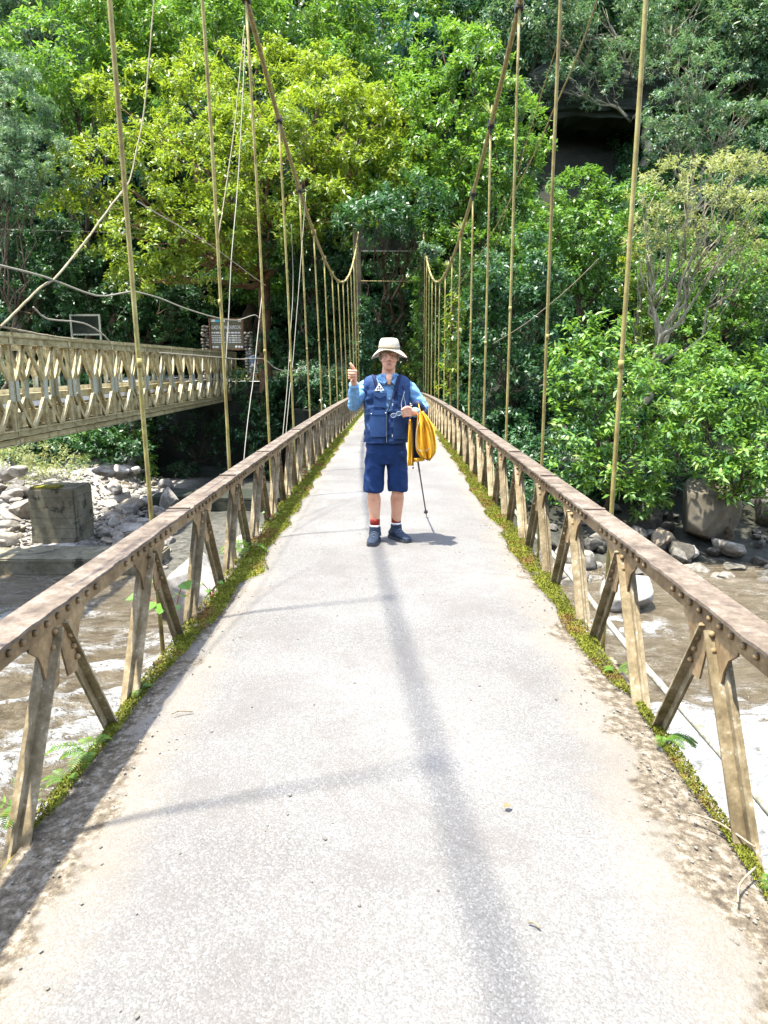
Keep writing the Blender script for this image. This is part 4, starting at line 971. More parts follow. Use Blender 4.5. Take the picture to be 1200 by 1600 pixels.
vine('pale-leaved vine hanging on the right cable near its lowest point', [(664,390),(672,398),(682,394)], 24., 4, 53, 'grey', L=.09)
vine('leafy vine wrapping the base of the left post of the far portal', [(572,480),(570,520),(570,560),(568,590)], 33.3, 9, 54, 'dark', L=.15)
# bromeliads on the cable and branches
def bromeliad(p, size, label, seed):
    r = np.random.default_rng(seed); b = MB()
    for i in range(22):
        a = r.uniform(0, 6.28); e = r.uniform(.1, 1.1); d = np.array([math.cos(a)*math.cos(e), math.sin(a)*math.cos(e), math.sin(e)])
        b.add(*leaf_poly((0, 0, 0), d*size*r.uniform(.6, 1), size*.05, (-d[0]*.4, -d[1]*.4, 1)))
    o = b.build('bromeliad', LM['tan']); o.location = p; tag(o, label, 'air plant')
bromeliad((1.36, 14.6, float(cab_z(14.6))+.06), .26, 'spiky air plant growing on the right cable, third from the top', 1)
bromeliad((1.34, 10.42, float(cab_z(10.42))+.08), .2, 'spiky air plant on the topmost visible clamp of the right cable', 2)
bromeliad((1.34, 17.9, float(cab_z(17.9))+.06), .2, 'spiky air plant low on the right cable', 3)
bromeliad(tuple(atY(1035, 338, 26.3)), .5, 'yellow-orange bromeliad nested in the dry tree branches', 4)

# forest filling the slope behind
PROTO = []
for i, (lm, L) in enumerate((('dark', .34), ('mid', .34), ('blue', .36), ('grey', .3))):
    r = np.random.default_rng(60+i); B = []
    for j in range(9):
        a = r.uniform(0, 6.28); q = r.uniform(.2, 1)*2.6
        B.append((q*math.cos(a), q*math.sin(a), 5.5+r.uniform(-1.5, 3.6), r.uniform(1.5, 2.4), r.uniform(1.5, 2.4), r.uniform(1.1, 1.7)))
    V, F = leaf_cloud(B, L, L*.42, 1., 9, 70+i, back=1.)
    cm = np_mesh('crown', V, F, [LM[lm]]); b = MB(); limb(b, (0, 0, -1), (0, 0, 6), .3, .2, i, 0, 8, 8)
    for j, q in enumerate(B): limb(b, (0, 0, 4+.2*j), q[:3], .12, .03, i*10+j, .05, 6, 5)
    PROTO.append((cm, b.mesh('trunk', M['bark'])))
fr = np.random.default_rng(33); n = 0; spots = []
while n < 95:
    x = fr.uniform(-46, 46); y = fr.uniform(48, 88)
    if abs(x) > 10+y*.47: continue
    if any((x-a)**2+(y-b_)**2 < 3.0**2 for a, b_ in spots): continue
    z = float(ground(x, y)); P_ = np.array([x, y, z+6])-CAM; zc = P_@FW; u_, v_ = 600+FPX*(P_@RT)/zc, 800-FPX*(P_@UP)/zc
    if 800 < u_ < 985 and 150 < v_ < 420: spots.append((x, y)); n += 1; continue
    if v_ < -330: continue
    spots.append((x, y)); i = int(fr.integers(0, 4)) if x > 4 else int(fr.choice([0, 1, 1, 0, 2])); s = fr.uniform(.85, 1.35)
    lab = ['dark green tree in the forest covering the slope behind', 'mid green tree in the forest covering the slope behind', 'bluish green tree in the forest covering the slope behind', 'greyish green tree in the forest covering the slope behind'][i]
    rt = thing('forest_tree', lab, 'tree', (x, y, z-.3), fr.uniform(0, 6.28), 'trees of the forest slope'); rt.scale = (s, s, s*fr.uniform(.9, 1.3))
    link('crown', PROTO[i][0], rt); link('trunk', PROTO[i][1], rt); n += 1
# undergrowth
ur = np.random.default_rng(44); N = 9000; B = []
x = ur.uniform(-48, 48, N); y = ur.uniform(20, 90, N)
ok = (abs(x) < 6+y*.56); x, y = x[ok], y[ok]
ok = ~((x < -2.2) & (y < 33.6)) & ~((abs(x) < 2.3) & (y > 24) & (y < 42)) & ~((x < -2) & (y > 39.5) & (y < 46)) & ~((x < -3.5) & (x > -13) & (y > 29) & (y < 40))
x, y = x[ok], y[ok]; z = ground(x, y)
pv = np.stack([x, y, z+.5], 1)-CAM; zc = pv@FW; u_, v_ = 600+FPX*(pv@RT)/zc, 800-FPX*(pv@UP)/zc
ok = (v_ > -250) & ~((u_ > 820) & (u_ < 975) & (v_ > 170) & (v_ < 330)) & ~((y < 23.5) & (x > 2))
x, y, z = x[ok], y[ok], z[ok]
s = .35+.011*y
B = np.stack([x, y, z+.35*s, s*ur.uniform(.7, 1.4, len(x)), s*ur.uniform(.7, 1.4, len(x)), s*ur.uniform(.6, 1.3, len(x))], 1)
VV = []; FF = []; o_ = 0
for lo, hi, L in ((20, 34, .2), (34, 50, .26), (50, 95, .4)):
    q = B[(y >= lo) & (y < hi)]
    V, F = leaf_cloud(q, L, L*.42, .9, 7, lo); VV.append(V); FF.append(F+o_); o_ += len(V)
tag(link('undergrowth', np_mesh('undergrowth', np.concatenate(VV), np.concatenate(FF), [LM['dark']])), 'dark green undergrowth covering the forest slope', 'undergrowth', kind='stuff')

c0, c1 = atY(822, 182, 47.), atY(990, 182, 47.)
block('shade_slab', (c0[0], 46.2, c0[2]-.2), (c1[0]+2, 57, c0[2]+2.4), M['wall_dark'], 'added dark rock slab shading the deep hollow behind the right hangers', 'rock', .5, 3, 14, .3)  # slab added to keep sun off the hollow so it reads dark

# ================================================================== the hiker
MY = 6.2; ML = np.array([-.02, MY, float(zdeck(MY))])
man = thing('person', 'smiling older man in sun hat, navy vest and blue shorts giving a thumbs-up', 'person', tuple(ML))
def mp_(px, py, dy=0.): return atY(px, py, MY+dy)-ML
SK = mat('skin', (.58, .31, .19), .5, spec=.4); t = NT(SK); co = t.coord('Object')
t.color(t.mix(t.ramp(t.noise(co, 16, 4), (.35, 0.), (.7, .7)), (.62, .345, .215), (.55, .23, .135))); t.bump(t.noise(co, 160, 2), .12, .002)
CL = {'vest': cloth_mat('vest_cloth', (.013, .040, .115), .45, 18, .7), 'vest_dark': cloth_mat('vest_band', (.008, .014, .045), .3, 20, .7),
      'shorts': cloth_mat('shorts_cloth', (.005, .025, .09), .3, 9, .75), 'shirt': cloth_mat('shirt_cloth', (.17, .34, .54), .3, 22, .8),
      'hat': cloth_mat('hat_cloth', (.40, .365, .285), .12, 30, .85), 'hatband': cloth_mat('hat_band', (.22, .19, .13), .15, 30, .85),
      'orange': cloth_mat('orange_cloth', (.66, .34, .02), .35, 26, .55), 'navy': cloth_mat('navy_cloth', (.008, .014, .045), .4, 22, .6),
      'shoe': cloth_mat('shoe_cloth', (.022, .034, .055), .5, 40, .7), 'sole': mat('sole_rubber', (.03, .034, .04), .8), 'red': cloth_mat('red_sock', (.24, .03, .018), .2, 60, .9),
      'white': mat('white_trim', (.6, .6, .58), .6), 'black': mat('black_metal', (.012, .012, .014), .4), 'hair': cloth_mat('grey_hair', (.34, .30, .25), .4, 90, .7)}
def solid(mb, name, mt, vox, parent, amp=0., fr=6., seed=0, smooth_it=2, aniso=(1, 1, 1)):
    o = mb.build(name, None); rm = o.modifiers.new('r', 'REMESH'); rm.mode = 'VOXEL'; rm.voxel_size = vox
    if smooth_it:
        sm = o.modifiers.new('s', 'SMOOTH'); sm.iterations = smooth_it; sm.factor = .5
    bpy.context.view_layer.update()
    me = bpy.data.meshes.new_from_object(o.evaluated_get(bpy.context.evaluated_depsgraph_get())); bpy.data.objects.remove(o)
    me.name = name; me.materials.clear(); me.materials.append(mt)
    if amp:
        n = len(me.vertices); V = np.empty(n*3); N = np.empty(n*3); me.vertices.foreach_get('co', V); me.vertices.foreach_get('normal', N)
        V = V.reshape(-1, 3); N = N.reshape(-1, 3); h = fbm(V*np.array(aniso), fr, seed, 3); h = 1-2*np.abs(h)
        V = V+N*(h*amp)[:, None]; me.vertices.foreach_set('co', V.ravel())
    me.polygons.foreach_set('use_smooth', np.ones(len(me.polygons), bool)); me.update()
    return link(name, me, parent)
def loft(rings, n=28, e=2.3):
    """stack of level rings (x, y, z, half width, half depth)"""
    a = np.arange(n)*2*math.pi/n; V = []
    cx = np.sign(np.cos(a))*np.abs(np.cos(a))**(2/e); sx = np.sign(np.sin(a))*np.abs(np.sin(a))**(2/e)
    for x, y, z, A, B in rings: V += [(x+A*c, y+B*s, z) for c, s in zip(cx, sx)]
    F = [(i*n+j, i*n+(j+1) % n, (i+1)*n+(j+1) % n, (i+1)*n+j) for i in range(len(rings)-1) for j in range(n)]
    F += [tuple(range(n))[::-1], tuple((len(rings)-1)*n+j for j in range(n))]; return V, F
# key points -------------------------------------------------------
hx = mp_(608, 562)[0]                                   # middle of the face
chin = mp_(608, 577, -.08)[2]
SR, SL = np.array([-.178, .01, 1.362]), np.array([.190, .01, 1.362])
ER = mp_(553, 633, -.05); WR = mp_(553, 600, -.20); KR = mp_(552, 585, -.23)
EL = mp_(660, 636, .02); WL = mp_(648, 645, -.17); HL = mp_(639, 644, -.21)
AL = mp_(586, 812, -.06); AR = mp_(619, 808, .04)       # ankles, image left and right
AL[2] = .115; AR[2] = .115
KN_L = np.array([AL[0]-.012, -.055, .475]); KN_R = np.array([AR[0]+.012, -.01, .475])
# body --------------------------------------------------------------
B = MB()
B.add(*loft([(0, .0, .84, .12, .09), (0, 0, .95, .135, .095), (0, 0, 1.1, .13, .095), (0, .005, 1.25, .145, .095), (0, .01, 1.36, .15, .085), (.01, .015, 1.42, .10, .07), (.015, .015, 1.45, .06, .06)]), True)
B.tube([(.02, .025, 1.41), (hx*.8, .01, 1.47), (hx, .0, chin+.05)], [.066, .058, .055], 14)
B.tube([(hx, -.052, 1.455), (hx, -.078, 1.41), (hx, -.088, 1.375)], [.03, .03, .02], 10)
hd = [(0, -.058, 0, .026, .03), (0, -.04, .012, .042, .05), (0, -.022, .04, .057, .074), (0, -.008, .075, .066, .088), (0, 0, .115, .071, .094), (0, .006, .155, .071, .094), (0, .01, .195, .061, .082), (0, .012, .225, .035, .05), (0, .012, .235, .012, .02)]
B.add(*loft([(hx+x, y, chin+z, a*1.02, b) for x, y, z, a, b in hd], 28, 2.2), True)
H0 = np.array([hx, 0, chin])
B.tube(H0+np.array([(0, -.088, .128), (0, -.104, .105), (0, -.117, .086)]), [.008, .012, .014], 8)
B.ball(H0+[0, -.112, .083], (.017, .014, .012)); 
for s in (-1, 1):
    B.ball(H0+[s*.012, -.103, .080], (.010, .012, .009)); B.ball(H0+[s*.040, -.072, .077], (.024, .022, .022))
    B.tube(H0+np.array([(s*.008, -.092, .130), (s*.03, -.089, .135), (s*.055, -.070, .126)]), [.009, .010, .007], 8)
    B.ball(H0+[s*.075, .008, .098], (.011, .019, .032))
    B.tube(H0+np.array([(s*.022, -.094, .078), (s*.034, -.082, .055), (s*.036, -.07, .035)]), [.006, .007, .006], 6)
B.ball(H0+[0, -.072, .012], (.024, .018, .018)); B.ball(H0+[0, -.086, .040], (.026, .012, .010)); B.ball(H0+[0, -.089, .055], (.027, .011, .008))
for sh, e_, w_, k_ in ((SR, ER, WR, KR), (SL, EL, WL, HL)):
    B.tube([sh*.7+[0, 0, .4], sh, (sh+e_)/2, e_], [.05, .05, .044, .038], 12); B.tube([e_, (e_+w_)/2, w_, (w_*.6+k_*.4)], [.038, .036, .027, .027], 12)
for kn, an, s in ((KN_L, AL, -1), (KN_R, AR, 1)):
    B.tube([(s*.08, 0, .92), (s*.093, -.01, .72), kn+[0, 0, .04], kn-[0, 0, .05], kn*.72+an*.28+[0, .022, 0], kn*.35+an*.65+[0, .012, 0], an, an-[0, 0, .06]],
           [.09, .082, .058, .054, .061, .048, .035, .036], 16)
# thumbs-up fist (his right hand): fingers stacked, curled towards the palm
f0 = KR
B.ball(f0+[.002, .0, -.004], (.030, .040, .042), 10, 8)
for i in range(4):
    zf = .030-.0205*i; ln = (1., 1.08, 1.02, .85)[i]; r_ = .0105-.0006*i
    P = f0+np.array([(-.028, .012, zf), (-.036, -.022*ln, zf+.001), (-.018, -.050*ln, zf-.002), (.012, -.050*ln, zf-.004), (.026, -.026, zf-.003), (.014, -.012, zf-.002)])
    B.tube(spline(P, 15), r_, 8)
P = f0+np.array([(.012, .004, .016), (.004, -.014, .046), (-.012, -.020, .072), (-.026, -.020, .092)]); B.tube(spline(P, 12), np.linspace(.0155, .0105, 13)[:len(spline(P, 12))], 8)
# his left hand, closed round the folded glasses
g0 = HL
B.ball(g0+[.014, .005, .0], (.042, .026, .036), 10, 8)
tips = []
for i in range(4):
    zf = .028-.019*i; ln = (.9, 1.05, 1., .8)[i]
    P = g0+np.array([(.018, -.016, zf), (-.022, -.030, zf*.95-.002), (-.052*ln, -.030, zf*.8-.010), (-.058*ln, -.010, zf*.7-.016), (-.040*ln, .002, zf*.7-.016)])
    B.tube(spline(P, 12), .0098-.0006*i, 8)
P = g0+np.array([(.018, -.012, .030), (-.014, -.026, .042), (-.046, -.034, .030), (-.064, -.036, .016)]); B.tube(spline(P, 12), np.linspace(.014, .0095, len(spline(P, 12))), 8)
body = solid(B, 'body', SK, .0042, man, smooth_it=2)
# face details ------------------------------------------------------
e_ = MB(); pu = MB(); br = MB(); lp = MB(); hr_ = MB()
for s in (-1, 1):
    c = H0+[s*.031, -.0815, .111]; e_.ball(c, (.0135, .0085, .0062), 10, 6); pu.ball(c+[0, -.0068, -.0002], (.0052, .003, .0052), 8, 5)
    br.tube(H0+np.array([(s*.012, -.1005, .134), (s*.032, -.099, .1395), (s*.054, -.079, .130)]), [.003, .0042, .0025], 6)
    for q in range(16):
        a = random.uniform(0, 1); hr_.ball(H0+[s*(.070+random.uniform(0, .01)), -.035+.085*a, .085+random.uniform(0, .075)], (.010, .015, .014), 6, 5)
lp.tube(H0+np.array([(-.031, -.080, .056), (-.014, -.1, .0470), (0, -.1025, .0455), (.014, -.1, .0470), (.031, -.080, .056)]), [.002, .0045, .005, .0045, .002], 6)
for i in range(14): hr_.ball(H0+[random.uniform(-.06, .06), .075+random.uniform(0, .02), .06+random.uniform(0, .09)], (.018, .014, .018), 6, 5)
gs = MB()
for s in (-1, 1):
    P = H0+np.array([(s*.033+.025*math.cos(q), -.1045+.012*abs(math.cos(q))*(1 if s*math.cos(q) > 0 else 0), .108+.018*math.sin(q)) for q in np.linspace(0, 6.28, 16)]); gs.tube(P, .0010, 5)
    gs.tube(H0+np.array([(s*.058, -.092, .112), (s*.074, -.05, .112), (s*.077, .005, .108)]), .001, 5)
gs.tube(H0+np.array([(-.008, -.104, .112), (0, -.107, .115), (.008, -.104, .112)]), .0016, 5); gs.build('eyeglasses', mat('wire_frame', (.5, .46, .36), .35, .3), man)
e_.build('eyes', mat('eye_white', (.72, .69, .62), .25), man); pu.build('pupils', mat('pupil', (.03, .02, .015), .2), man)
br.build('eyebrows', CL['hair'], man); lp.build('lips', mat('lip', (.40, .19, .14), .5), man); hr_.build('hair', CL['hair'], man)
# hat ----------------------------------------------------------------
hz = chin+.155; nb = 48; a = np.arange(nb)*2*math.pi/nb; V = []; F = []
prof = [(.1, .0, .0), (.118, -.004, .0), (.158, -.012, 1.), (.163, -.014, 1.05), (.163, -.019, 1.05), (.157, -.018, 1.), (.114, -.010, .0), (.094, -.006, 0), (.09, .0, .0), (.094, .006, 0), (.092, .03, 0), (.088, .062, 0), (.080, .098, 0), (.068, .112, 0), (.045, .118, 0), (.0, .12, 0)]
prof = [(.155, -.020, 1.), (.160, -.017, 1.05), (.155, -.013, 1.), (.128, -.004, .45), (.106, .004, .1), (.098, .010, 0), (.096, .035, 0), (.092, .060, 0), (.083, .086, 0), (.070, .099, 0), (.045, .105, 0), (.002, .106, 0)]
inner = [(.150, -.023, .97), (.124, -.009, .43), (.098, -.004, .05), (.09, .0, 0), (.085, .055, 0), (.06, .088, 0), (.002, .096, 0)]
def hatring(rd, zz, k):
    dr = k*(-.046*np.cos(a)**2+np.where(np.sin(a) < 0, .018, -.022)*np.sin(a)**2+.006*np.sin(3*a+1)) + 0*a
    oval = 1+.0*a; depth = 1.12 if rd < .11 else 1.05
    return np.stack([hx+rd*np.cos(a)*(.93 if rd < .11 else .98), .008+rd*np.sin(a)*depth, hz+zz+dr+.0*a+.004*np.sin(2*a+.5)*(rd > .05)], 1)
for rd, zz, k in prof: V.append(hatring(rd, zz, k))
n1 = len(prof)
for rd, zz, k in inner: V.append(hatring(rd, zz, k))
V = np.concatenate(V)
for i in range(n1-1): F += [(i*nb+j, i*nb+(j+1) % nb, (i+1)*nb+(j+1) % nb, (i+1)*nb+j) for j in range(nb)]
F += [(j, n1*nb+j, n1*nb+(j+1) % nb, (j+1) % nb) for j in range(nb)]
for i in range(n1, n1+len(inner)-1): F += [(i*nb+j, (i+1)*nb+j, (i+1)*nb+(j+1) % nb, i*nb+(j+1) % nb) for j in range(nb)]
hb = MB(); hb.add(V, F, True); hat = hb.build('hat', CL['hat'], man)
b = MB(); V = []; F = []
for rd, zz in ((.0985, .014), (.1005, .018), (.0995, .036), (.0975, .037)): V.append(hatring(rd, zz, 0))
V = np.concatenate(V); F = [(i*nb+j, i*nb+(j+1) % nb, (i+1)*nb+(j+1) % nb, (i+1)*nb+j) for i in range(3) for j in range(nb)]
b.add(V, F, True); b.build('hat_band', CL['hatband'], hat)
# shirt ---------------------------------------------------------------
T = MB()
T.add(*loft([(0, .0, .90, .160, .115), (0, 0, 1.0, .160, .118), (0, 0, 1.1, .158, .115), (.003, .005, 1.25, .168, .112), (.006, .008, 1.34, .168, .100), (.008, .012, 1.40, .150, .080), (.012, .014, 1.437, .105, .066), (.016, .012, 1.462, .068, .066)]), True)
for sh, e2, w2 in ((SR, ER, WR), (SL, EL, WL)):
    side = np.sign(sh[0])
    T.tube(spline([sh*[.62, 1, 1]+[0, 0, .012], sh+[0, 0, -.008], sh*.6+e2*.4, sh*.2+e2*.8, e2], 16), np.interp(np.linspace(0, 1, 17), [0, .3, .6, 1], [.05, .060, .055, .050]), 16)
    T.tube(spline([e2-(w2-e2)*.06, e2*.7+w2*.3, e2*.4+w2*.6, e2*.08+w2*.92], 12), np.interp(np.linspace(0, 1, 13), [0, .4, .8, 1], [.048, .046, .042, .039]), 16)
    T.ball(e2, (.052, .050, .052), 12, 8)
shirt = solid(T, 'shirt', CL['shirt'], .008, man, .006, 5.5, 3, 1, (1, 1, 1.6))
for e2, w2 in ((ER, WR), (EL, WL)):
    c = MB(); c.tube([e2*.10+w2*.90, e2*.0+w2*1.0], [.043, .041], 16); c.build('cuff', CL['shirt'], shirt)
col = MB()
for s in (-1, 1):        # collar wings
    q = [(hx+s*.062, .03, 1.452), (hx+s*.066, -.02, 1.458), (hx+s*.048, -.066, 1.445), (hx+s*.016, -.098, 1.402), (hx+s*.046, -.118, 1.372), (hx+s*.078, -.094, 1.398), (hx+s*.092, -.03, 1.430), (hx+s*.085, .03, 1.438)]
    q = np.array(q); th = np.array([0, -.008, .006]); n = len(q)
    col.add(np.vstack([q, q+th]), [tuple(range(n)), tuple(range(n, 2*n))[::-1]]+[(i, (i+1) % n, n+(i+1) % n, n+i) for i in range(n)], True)
P = np.array([(hx+.070*math.cos(t_), .010+.072*math.sin(t_), 1.452+.012*math.sin(t_)) for t_ in np.linspace(-.3, math.pi+.3, 14)]); col.tube(P, .014, 8)
col.build('collar', CL['shirt'], shirt)
# vest ------------------------------------------------------------------
vz = np.array([.875, .90, .95, 1.02, 1.10, 1.18, 1.25, 1.32, 1.375, 1.41, 1.438, 1.455])
va = np.interp(vz, [.875, .95, 1.05, 1.15, 1.25, 1.33, 1.40, 1.44, 1.46], [.186, .182, .178, .180, .187, .196, .200, .172, .122])
vb = np.interp(vz, [.875, .95, 1.05, 1.15, 1.25, 1.33, 1.40, 1.44, 1.46], [.148, .150, .148, .142, .136, .128, .116, .102, .086])
def vprof(z): return np.interp(z, vz, va), np.interp(z, vz, vb)
VX, VY_ = .006, .008
def vest_y(x, z):
    A, Bd = vprof(z); q = min(.98, abs((x-VX)/A)); return VY_-Bd*(1-q**2.5)**(1/2.5)
def vee(z): return .004+.088*np.clip((z-1.150)/.30, 0, 1)**.9
nv = 56; zz = np.concatenate([np.linspace(.875, 1.40, 44), np.linspace(1.41, 1.455, 8)]); V = []
for z in zz:
    A, Bd = vprof(z); g = vee(z); 
    q0 = math.asin(min(.95, (g/A)))                       # half opening angle at the front
    th = np.linspace(-math.pi/2+q0*.9, 1.5*math.pi-q0*.9, nv); c, s = np.cos(th), np.sin(th)
    x = VX+A*np.sign(c)*np.abs(c)**(2/2.5); y = VY_+Bd*np.sign(s)*np.abs(s)**(2/2.5)
    V.append(np.stack([x, y, np.full(nv, z)], 1))
V = np.array(V); nz = len(zz)
h = fbm(V.reshape(-1, 3)*[1, 1, 1.7], 5.2, 5, 3).reshape(nz, nv); h = 1-2*np.abs(h)
ctr = np.array([VX, VY_]); out = V[:, :, :2]-ctr; out /= np.linalg.norm(out, axis=2)[:, :, None]
V[:, :, :2] += out*(.014*h*np.clip((1.44-V[:, :, 2])/.1, 0, 1)+.005)[:, :, None]
V[0, :, 2] += .012*np.sin(np.linspace(0, 9, nv)); V = V.reshape(-1, 3)
F = [(i*nv+j, i*nv+j+1, (i+1)*nv+j+1, (i+1)*nv+j) for i in range(nz-1) for j in range(nv-1)]
b = MB(); b.add(V, F, True); vest = b.build('vest', CL['vest'], man); sm = vest.modifiers.new('thick', 'SOLIDIFY'); sm.thickness = .008; sm.offset = -1
# dark band along the neckline
for s in (-1, 1):
    b = MB(); V = []
    for z in np.linspace(1.14, 1.452, 24):
        for w_ in (-.002, .014, .034):
            x = VX+s*(vee(z)+w_); V.append((x, vest_y(x, z)-.013, z+w_*.4))
    b.add(V, [(i*3+j, i*3+j+1, i*3+j+4, i*3+j+3) for i in range(23) for j in range(2)], True); o = b.build('neck_band', CL['vest_dark'], vest)
    q = o.modifiers.new('thick', 'SOLIDIFY'); q.thickness = .008
def patch(name, poly, lift, mt, par, thick=.006, sub=5):
    """flat shape (x,z outline) laid on the vest front"""
    bm = bmesh.new(); vs_ = [bm.verts.new((x, 0, z)) for x, z in poly]; f = bm.faces.new(vs_); bmesh.ops.subdivide_edges(bm, edges=bm.edges[:], cuts=sub, use_grid_fill=True); bmesh.ops.triangulate(bm, faces=bm.faces[:])
    for v in bm.verts: v.co.y = vest_y(v.co.x, v.co.z)-lift
    me = bpy.data.meshes.new(name); bm.to_mesh(me); bm.free(); me.materials.append(mt); o = link(name, me, par)
    q = o.modifiers.new('thick', 'SOLIDIFY'); q.thickness = thick; q.offset = 0; return o
def vp(px, py): p = atY(px, py, MY-.14)-ML; return (p[0], p[2])
def quad(x0, y0, x1, y1, sk=0): return [vp(x0, y1), vp(x1, y1+sk), vp(x1, y0+sk), vp(x0, y0)]
patch('pocket', quad(579, 646, 603, 683, -1), .018, CL['vest'], vest, .018); patch('pocket_flap', quad(578.5, 641, 604, 648.5, -1), .026, CL['vest'], vest, .008)
patch('pocket', quad(615, 650, 639, 686, 0), .018, CL['vest'], vest, .018); patch('pocket_flap', quad(615, 646, 640, 653, 0), .026, CL['vest'], vest, .008)
patch('pocket', quad(584, 615, 604, 636, 1), .015, CL['vest'], vest, .012); patch('pocket_flap', [vp(584, 618), vp(594, 622.5), vp(605, 617.5), vp(604, 613), vp(584, 613)], .023, CL['vest'], vest, .008)
patch('pocket', quad(622, 613, 641, 636, 0), .015, CL['vest'], vest, .012); patch('pocket_flap', [vp(622, 617), vp(631, 621), vp(641, 617), vp(641, 612), vp(622, 612)], .023, CL['vest'], vest, .008)
for px, py in ((580.3, 646.5), (602.6, 645)):
    x, z = vp(px, py); MB().ball((x, vest_y(x, z)-.032, z), (.005, .004, .005), 8, 5).build('snap', CL['white'], vest)
bd_ = patch('badge', [vp(585, 611), vp(600.5, 610), vp(592.5, 598.3)], .019, CL['white'], vest, .003, 3)
for q in ((588.5, 606.5, 591, 608.3), (592, 606.3, 594.4, 608), (595.3, 606, 597.4, 607.8), (591, 602.6, 593.8, 604.4)):
    patch('badge_mark', quad(*q), .0215, CL['vest'], bd_, .003, 1)
b = MB(); P = [(VX+.001, vest_y(VX, z)-.016, z) for z in np.linspace(.89, 1.15, 14)]; b.tube(P, .0028, 6); b.build('zipper', mat('zip_metal', (.32, .33, .33), .45), vest)
for px, py in ((613, 680.5), (613.5, 632)):
    x, z = vp(px, py); MB().box((x, vest_y(x, z)-.022, z), (.006, .004, .022)).build('zip_pull', CL['white'], vest)
x, z = vp(630, 605); P = [(x+.012*math.cos(q), vest_y(x, z)-.016, z+.012*math.sin(q)) for q in np.linspace(0, 6.28, 14)]; MB().tube(P, .0022, 5).build('ring', CL['black'], vest)
# shorts ------------------------------------------------------------------
s_ = MB(); s_.add(*loft([(.004, .0, .70, .168, .112), (.004, .0, .76, .176, .122), (.004, .0, .85, .176, .126), (.004, 0, .95, .168, .122)]), True)
for kn, s in ((KN_L, -1), (KN_R, 1)):
    x0 = s*.094; x1 = kn[0]+s*.002
    s_.add(*loft([(x1, kn[1]*.6, .452, .083, .086), (x1, kn[1]*.6, .47, .084, .087), (x1*.6+x0*.4, kn[1]*.4, .58, .085, .092), (x0, 0, .70, .089, .105), (x0*.9, 0, .80, .088, .112)], 24, 2.4), True)
solid(s_, 'shorts', CL['shorts'], .0075, man, .009, 4.6, 8, 1, (1, 1, .8))
# socks and shoes ----------------------------------------------------------
def shoe(an, dirv, L, name_seed, st_=.245):
    d = np.array([*dirv, 0.]); d /= np.linalg.norm(d); sd = np.array([-d[1], d[0], 0]); a2 = np.array([an[0], an[1], 0])
    st = [(-.085, .022, .040, .038), (-.075, .034, .050, .05), (-.03, .042, .075, .075), (.02, .043, .075, .072), (.07, .046, .050, .05), (.12, .047, .040, .040), (.165, .040, .033, .033), (.185, .024, .024, .022)]
    n = 16; V = []
    for f, hw, hh, zc in st:
        c = a2+d*f*L/.27
        for q in range(n):
            t_ = 2*math.pi*q/n; x_, z_ = math.cos(t_), math.sin(t_); z2 = .020+max(0, zc-.02+hh*.62*z_) if z_ > -.6 else .020
            V.append(c+sd*hw*np.sign(x_)*abs(x_)**.8+np.array([0, 0, z2]))
    F = [(i*n+j, i*n+(j+1) % n, (i+1)*n+(j+1) % n, (i+1)*n+j) for i in range(len(st)-1) for j in range(n)]+[tuple(range(n))[::-1], tuple((len(st)-1)*n+j for j in range(n))]
    b = MB(); b.add(V, F, True); top = a2+np.array([0, 0, .142]); b.tube([a2+d*.0+[0, 0, .06], a2+[0, 0, .11], top], [.055, .050, .048], 14)
    o = solid(b, 'shoe', CL['shoe'], .006, man, .0025, 9, name_seed, 1)
    so_ = MB(); poly = []
    for f, hw, *_ in st: poly.append(a2+d*(f*1.02)*L/.27+sd*(hw+.004))
    for f, hw, *_ in st[::-1]: poly.append(a2+d*(f*1.02)*L/.27-sd*(hw+.004))
    n2 = len(poly); V = [p+np.array([0, 0, .001]) for p in poly]+[p+np.array([0, 0, .026]) for p in poly]
    so_.add(V, [tuple(range(n2))[::-1], tuple(range(n2, 2*n2))]+[(i, (i+1) % n2, n2+(i+1) % n2, n2+i) for i in range(n2)]); so_.build('sole', CL['sole'], o)
    lc = MB()
    for i in range(4):
        f = .03+.022*i; z2 = .115-.016*i; c = a2+d*f*L/.27+np.array([0, 0, z2]); lc.tube([c-sd*.024-[0, 0, .006], c+[0, 0, .004], c+sd*.024-[0, 0, .006]], .0035, 5)
    lc.build('laces', mat('lace', (.13, .16, .19), .8), o)
    so2 = MB(); so2.tube([a2+[0, 0, .13], a2+[0, 0, .19], a2+[0, .002, st_]], [.044, .0435, .0445], 16); so2.build('sock', CL['red'], man)
    c2 = MB(); c2.tube([a2+[0, 0, .138], a2+[0, 0, .155]], [.0475, .0465], 16); c2.build('sock_trim', CL['white'], man)
shoe(AL, (-.16, -1), .27, 1, .205); shoe(AR, (.62, -.8), .27, 2)
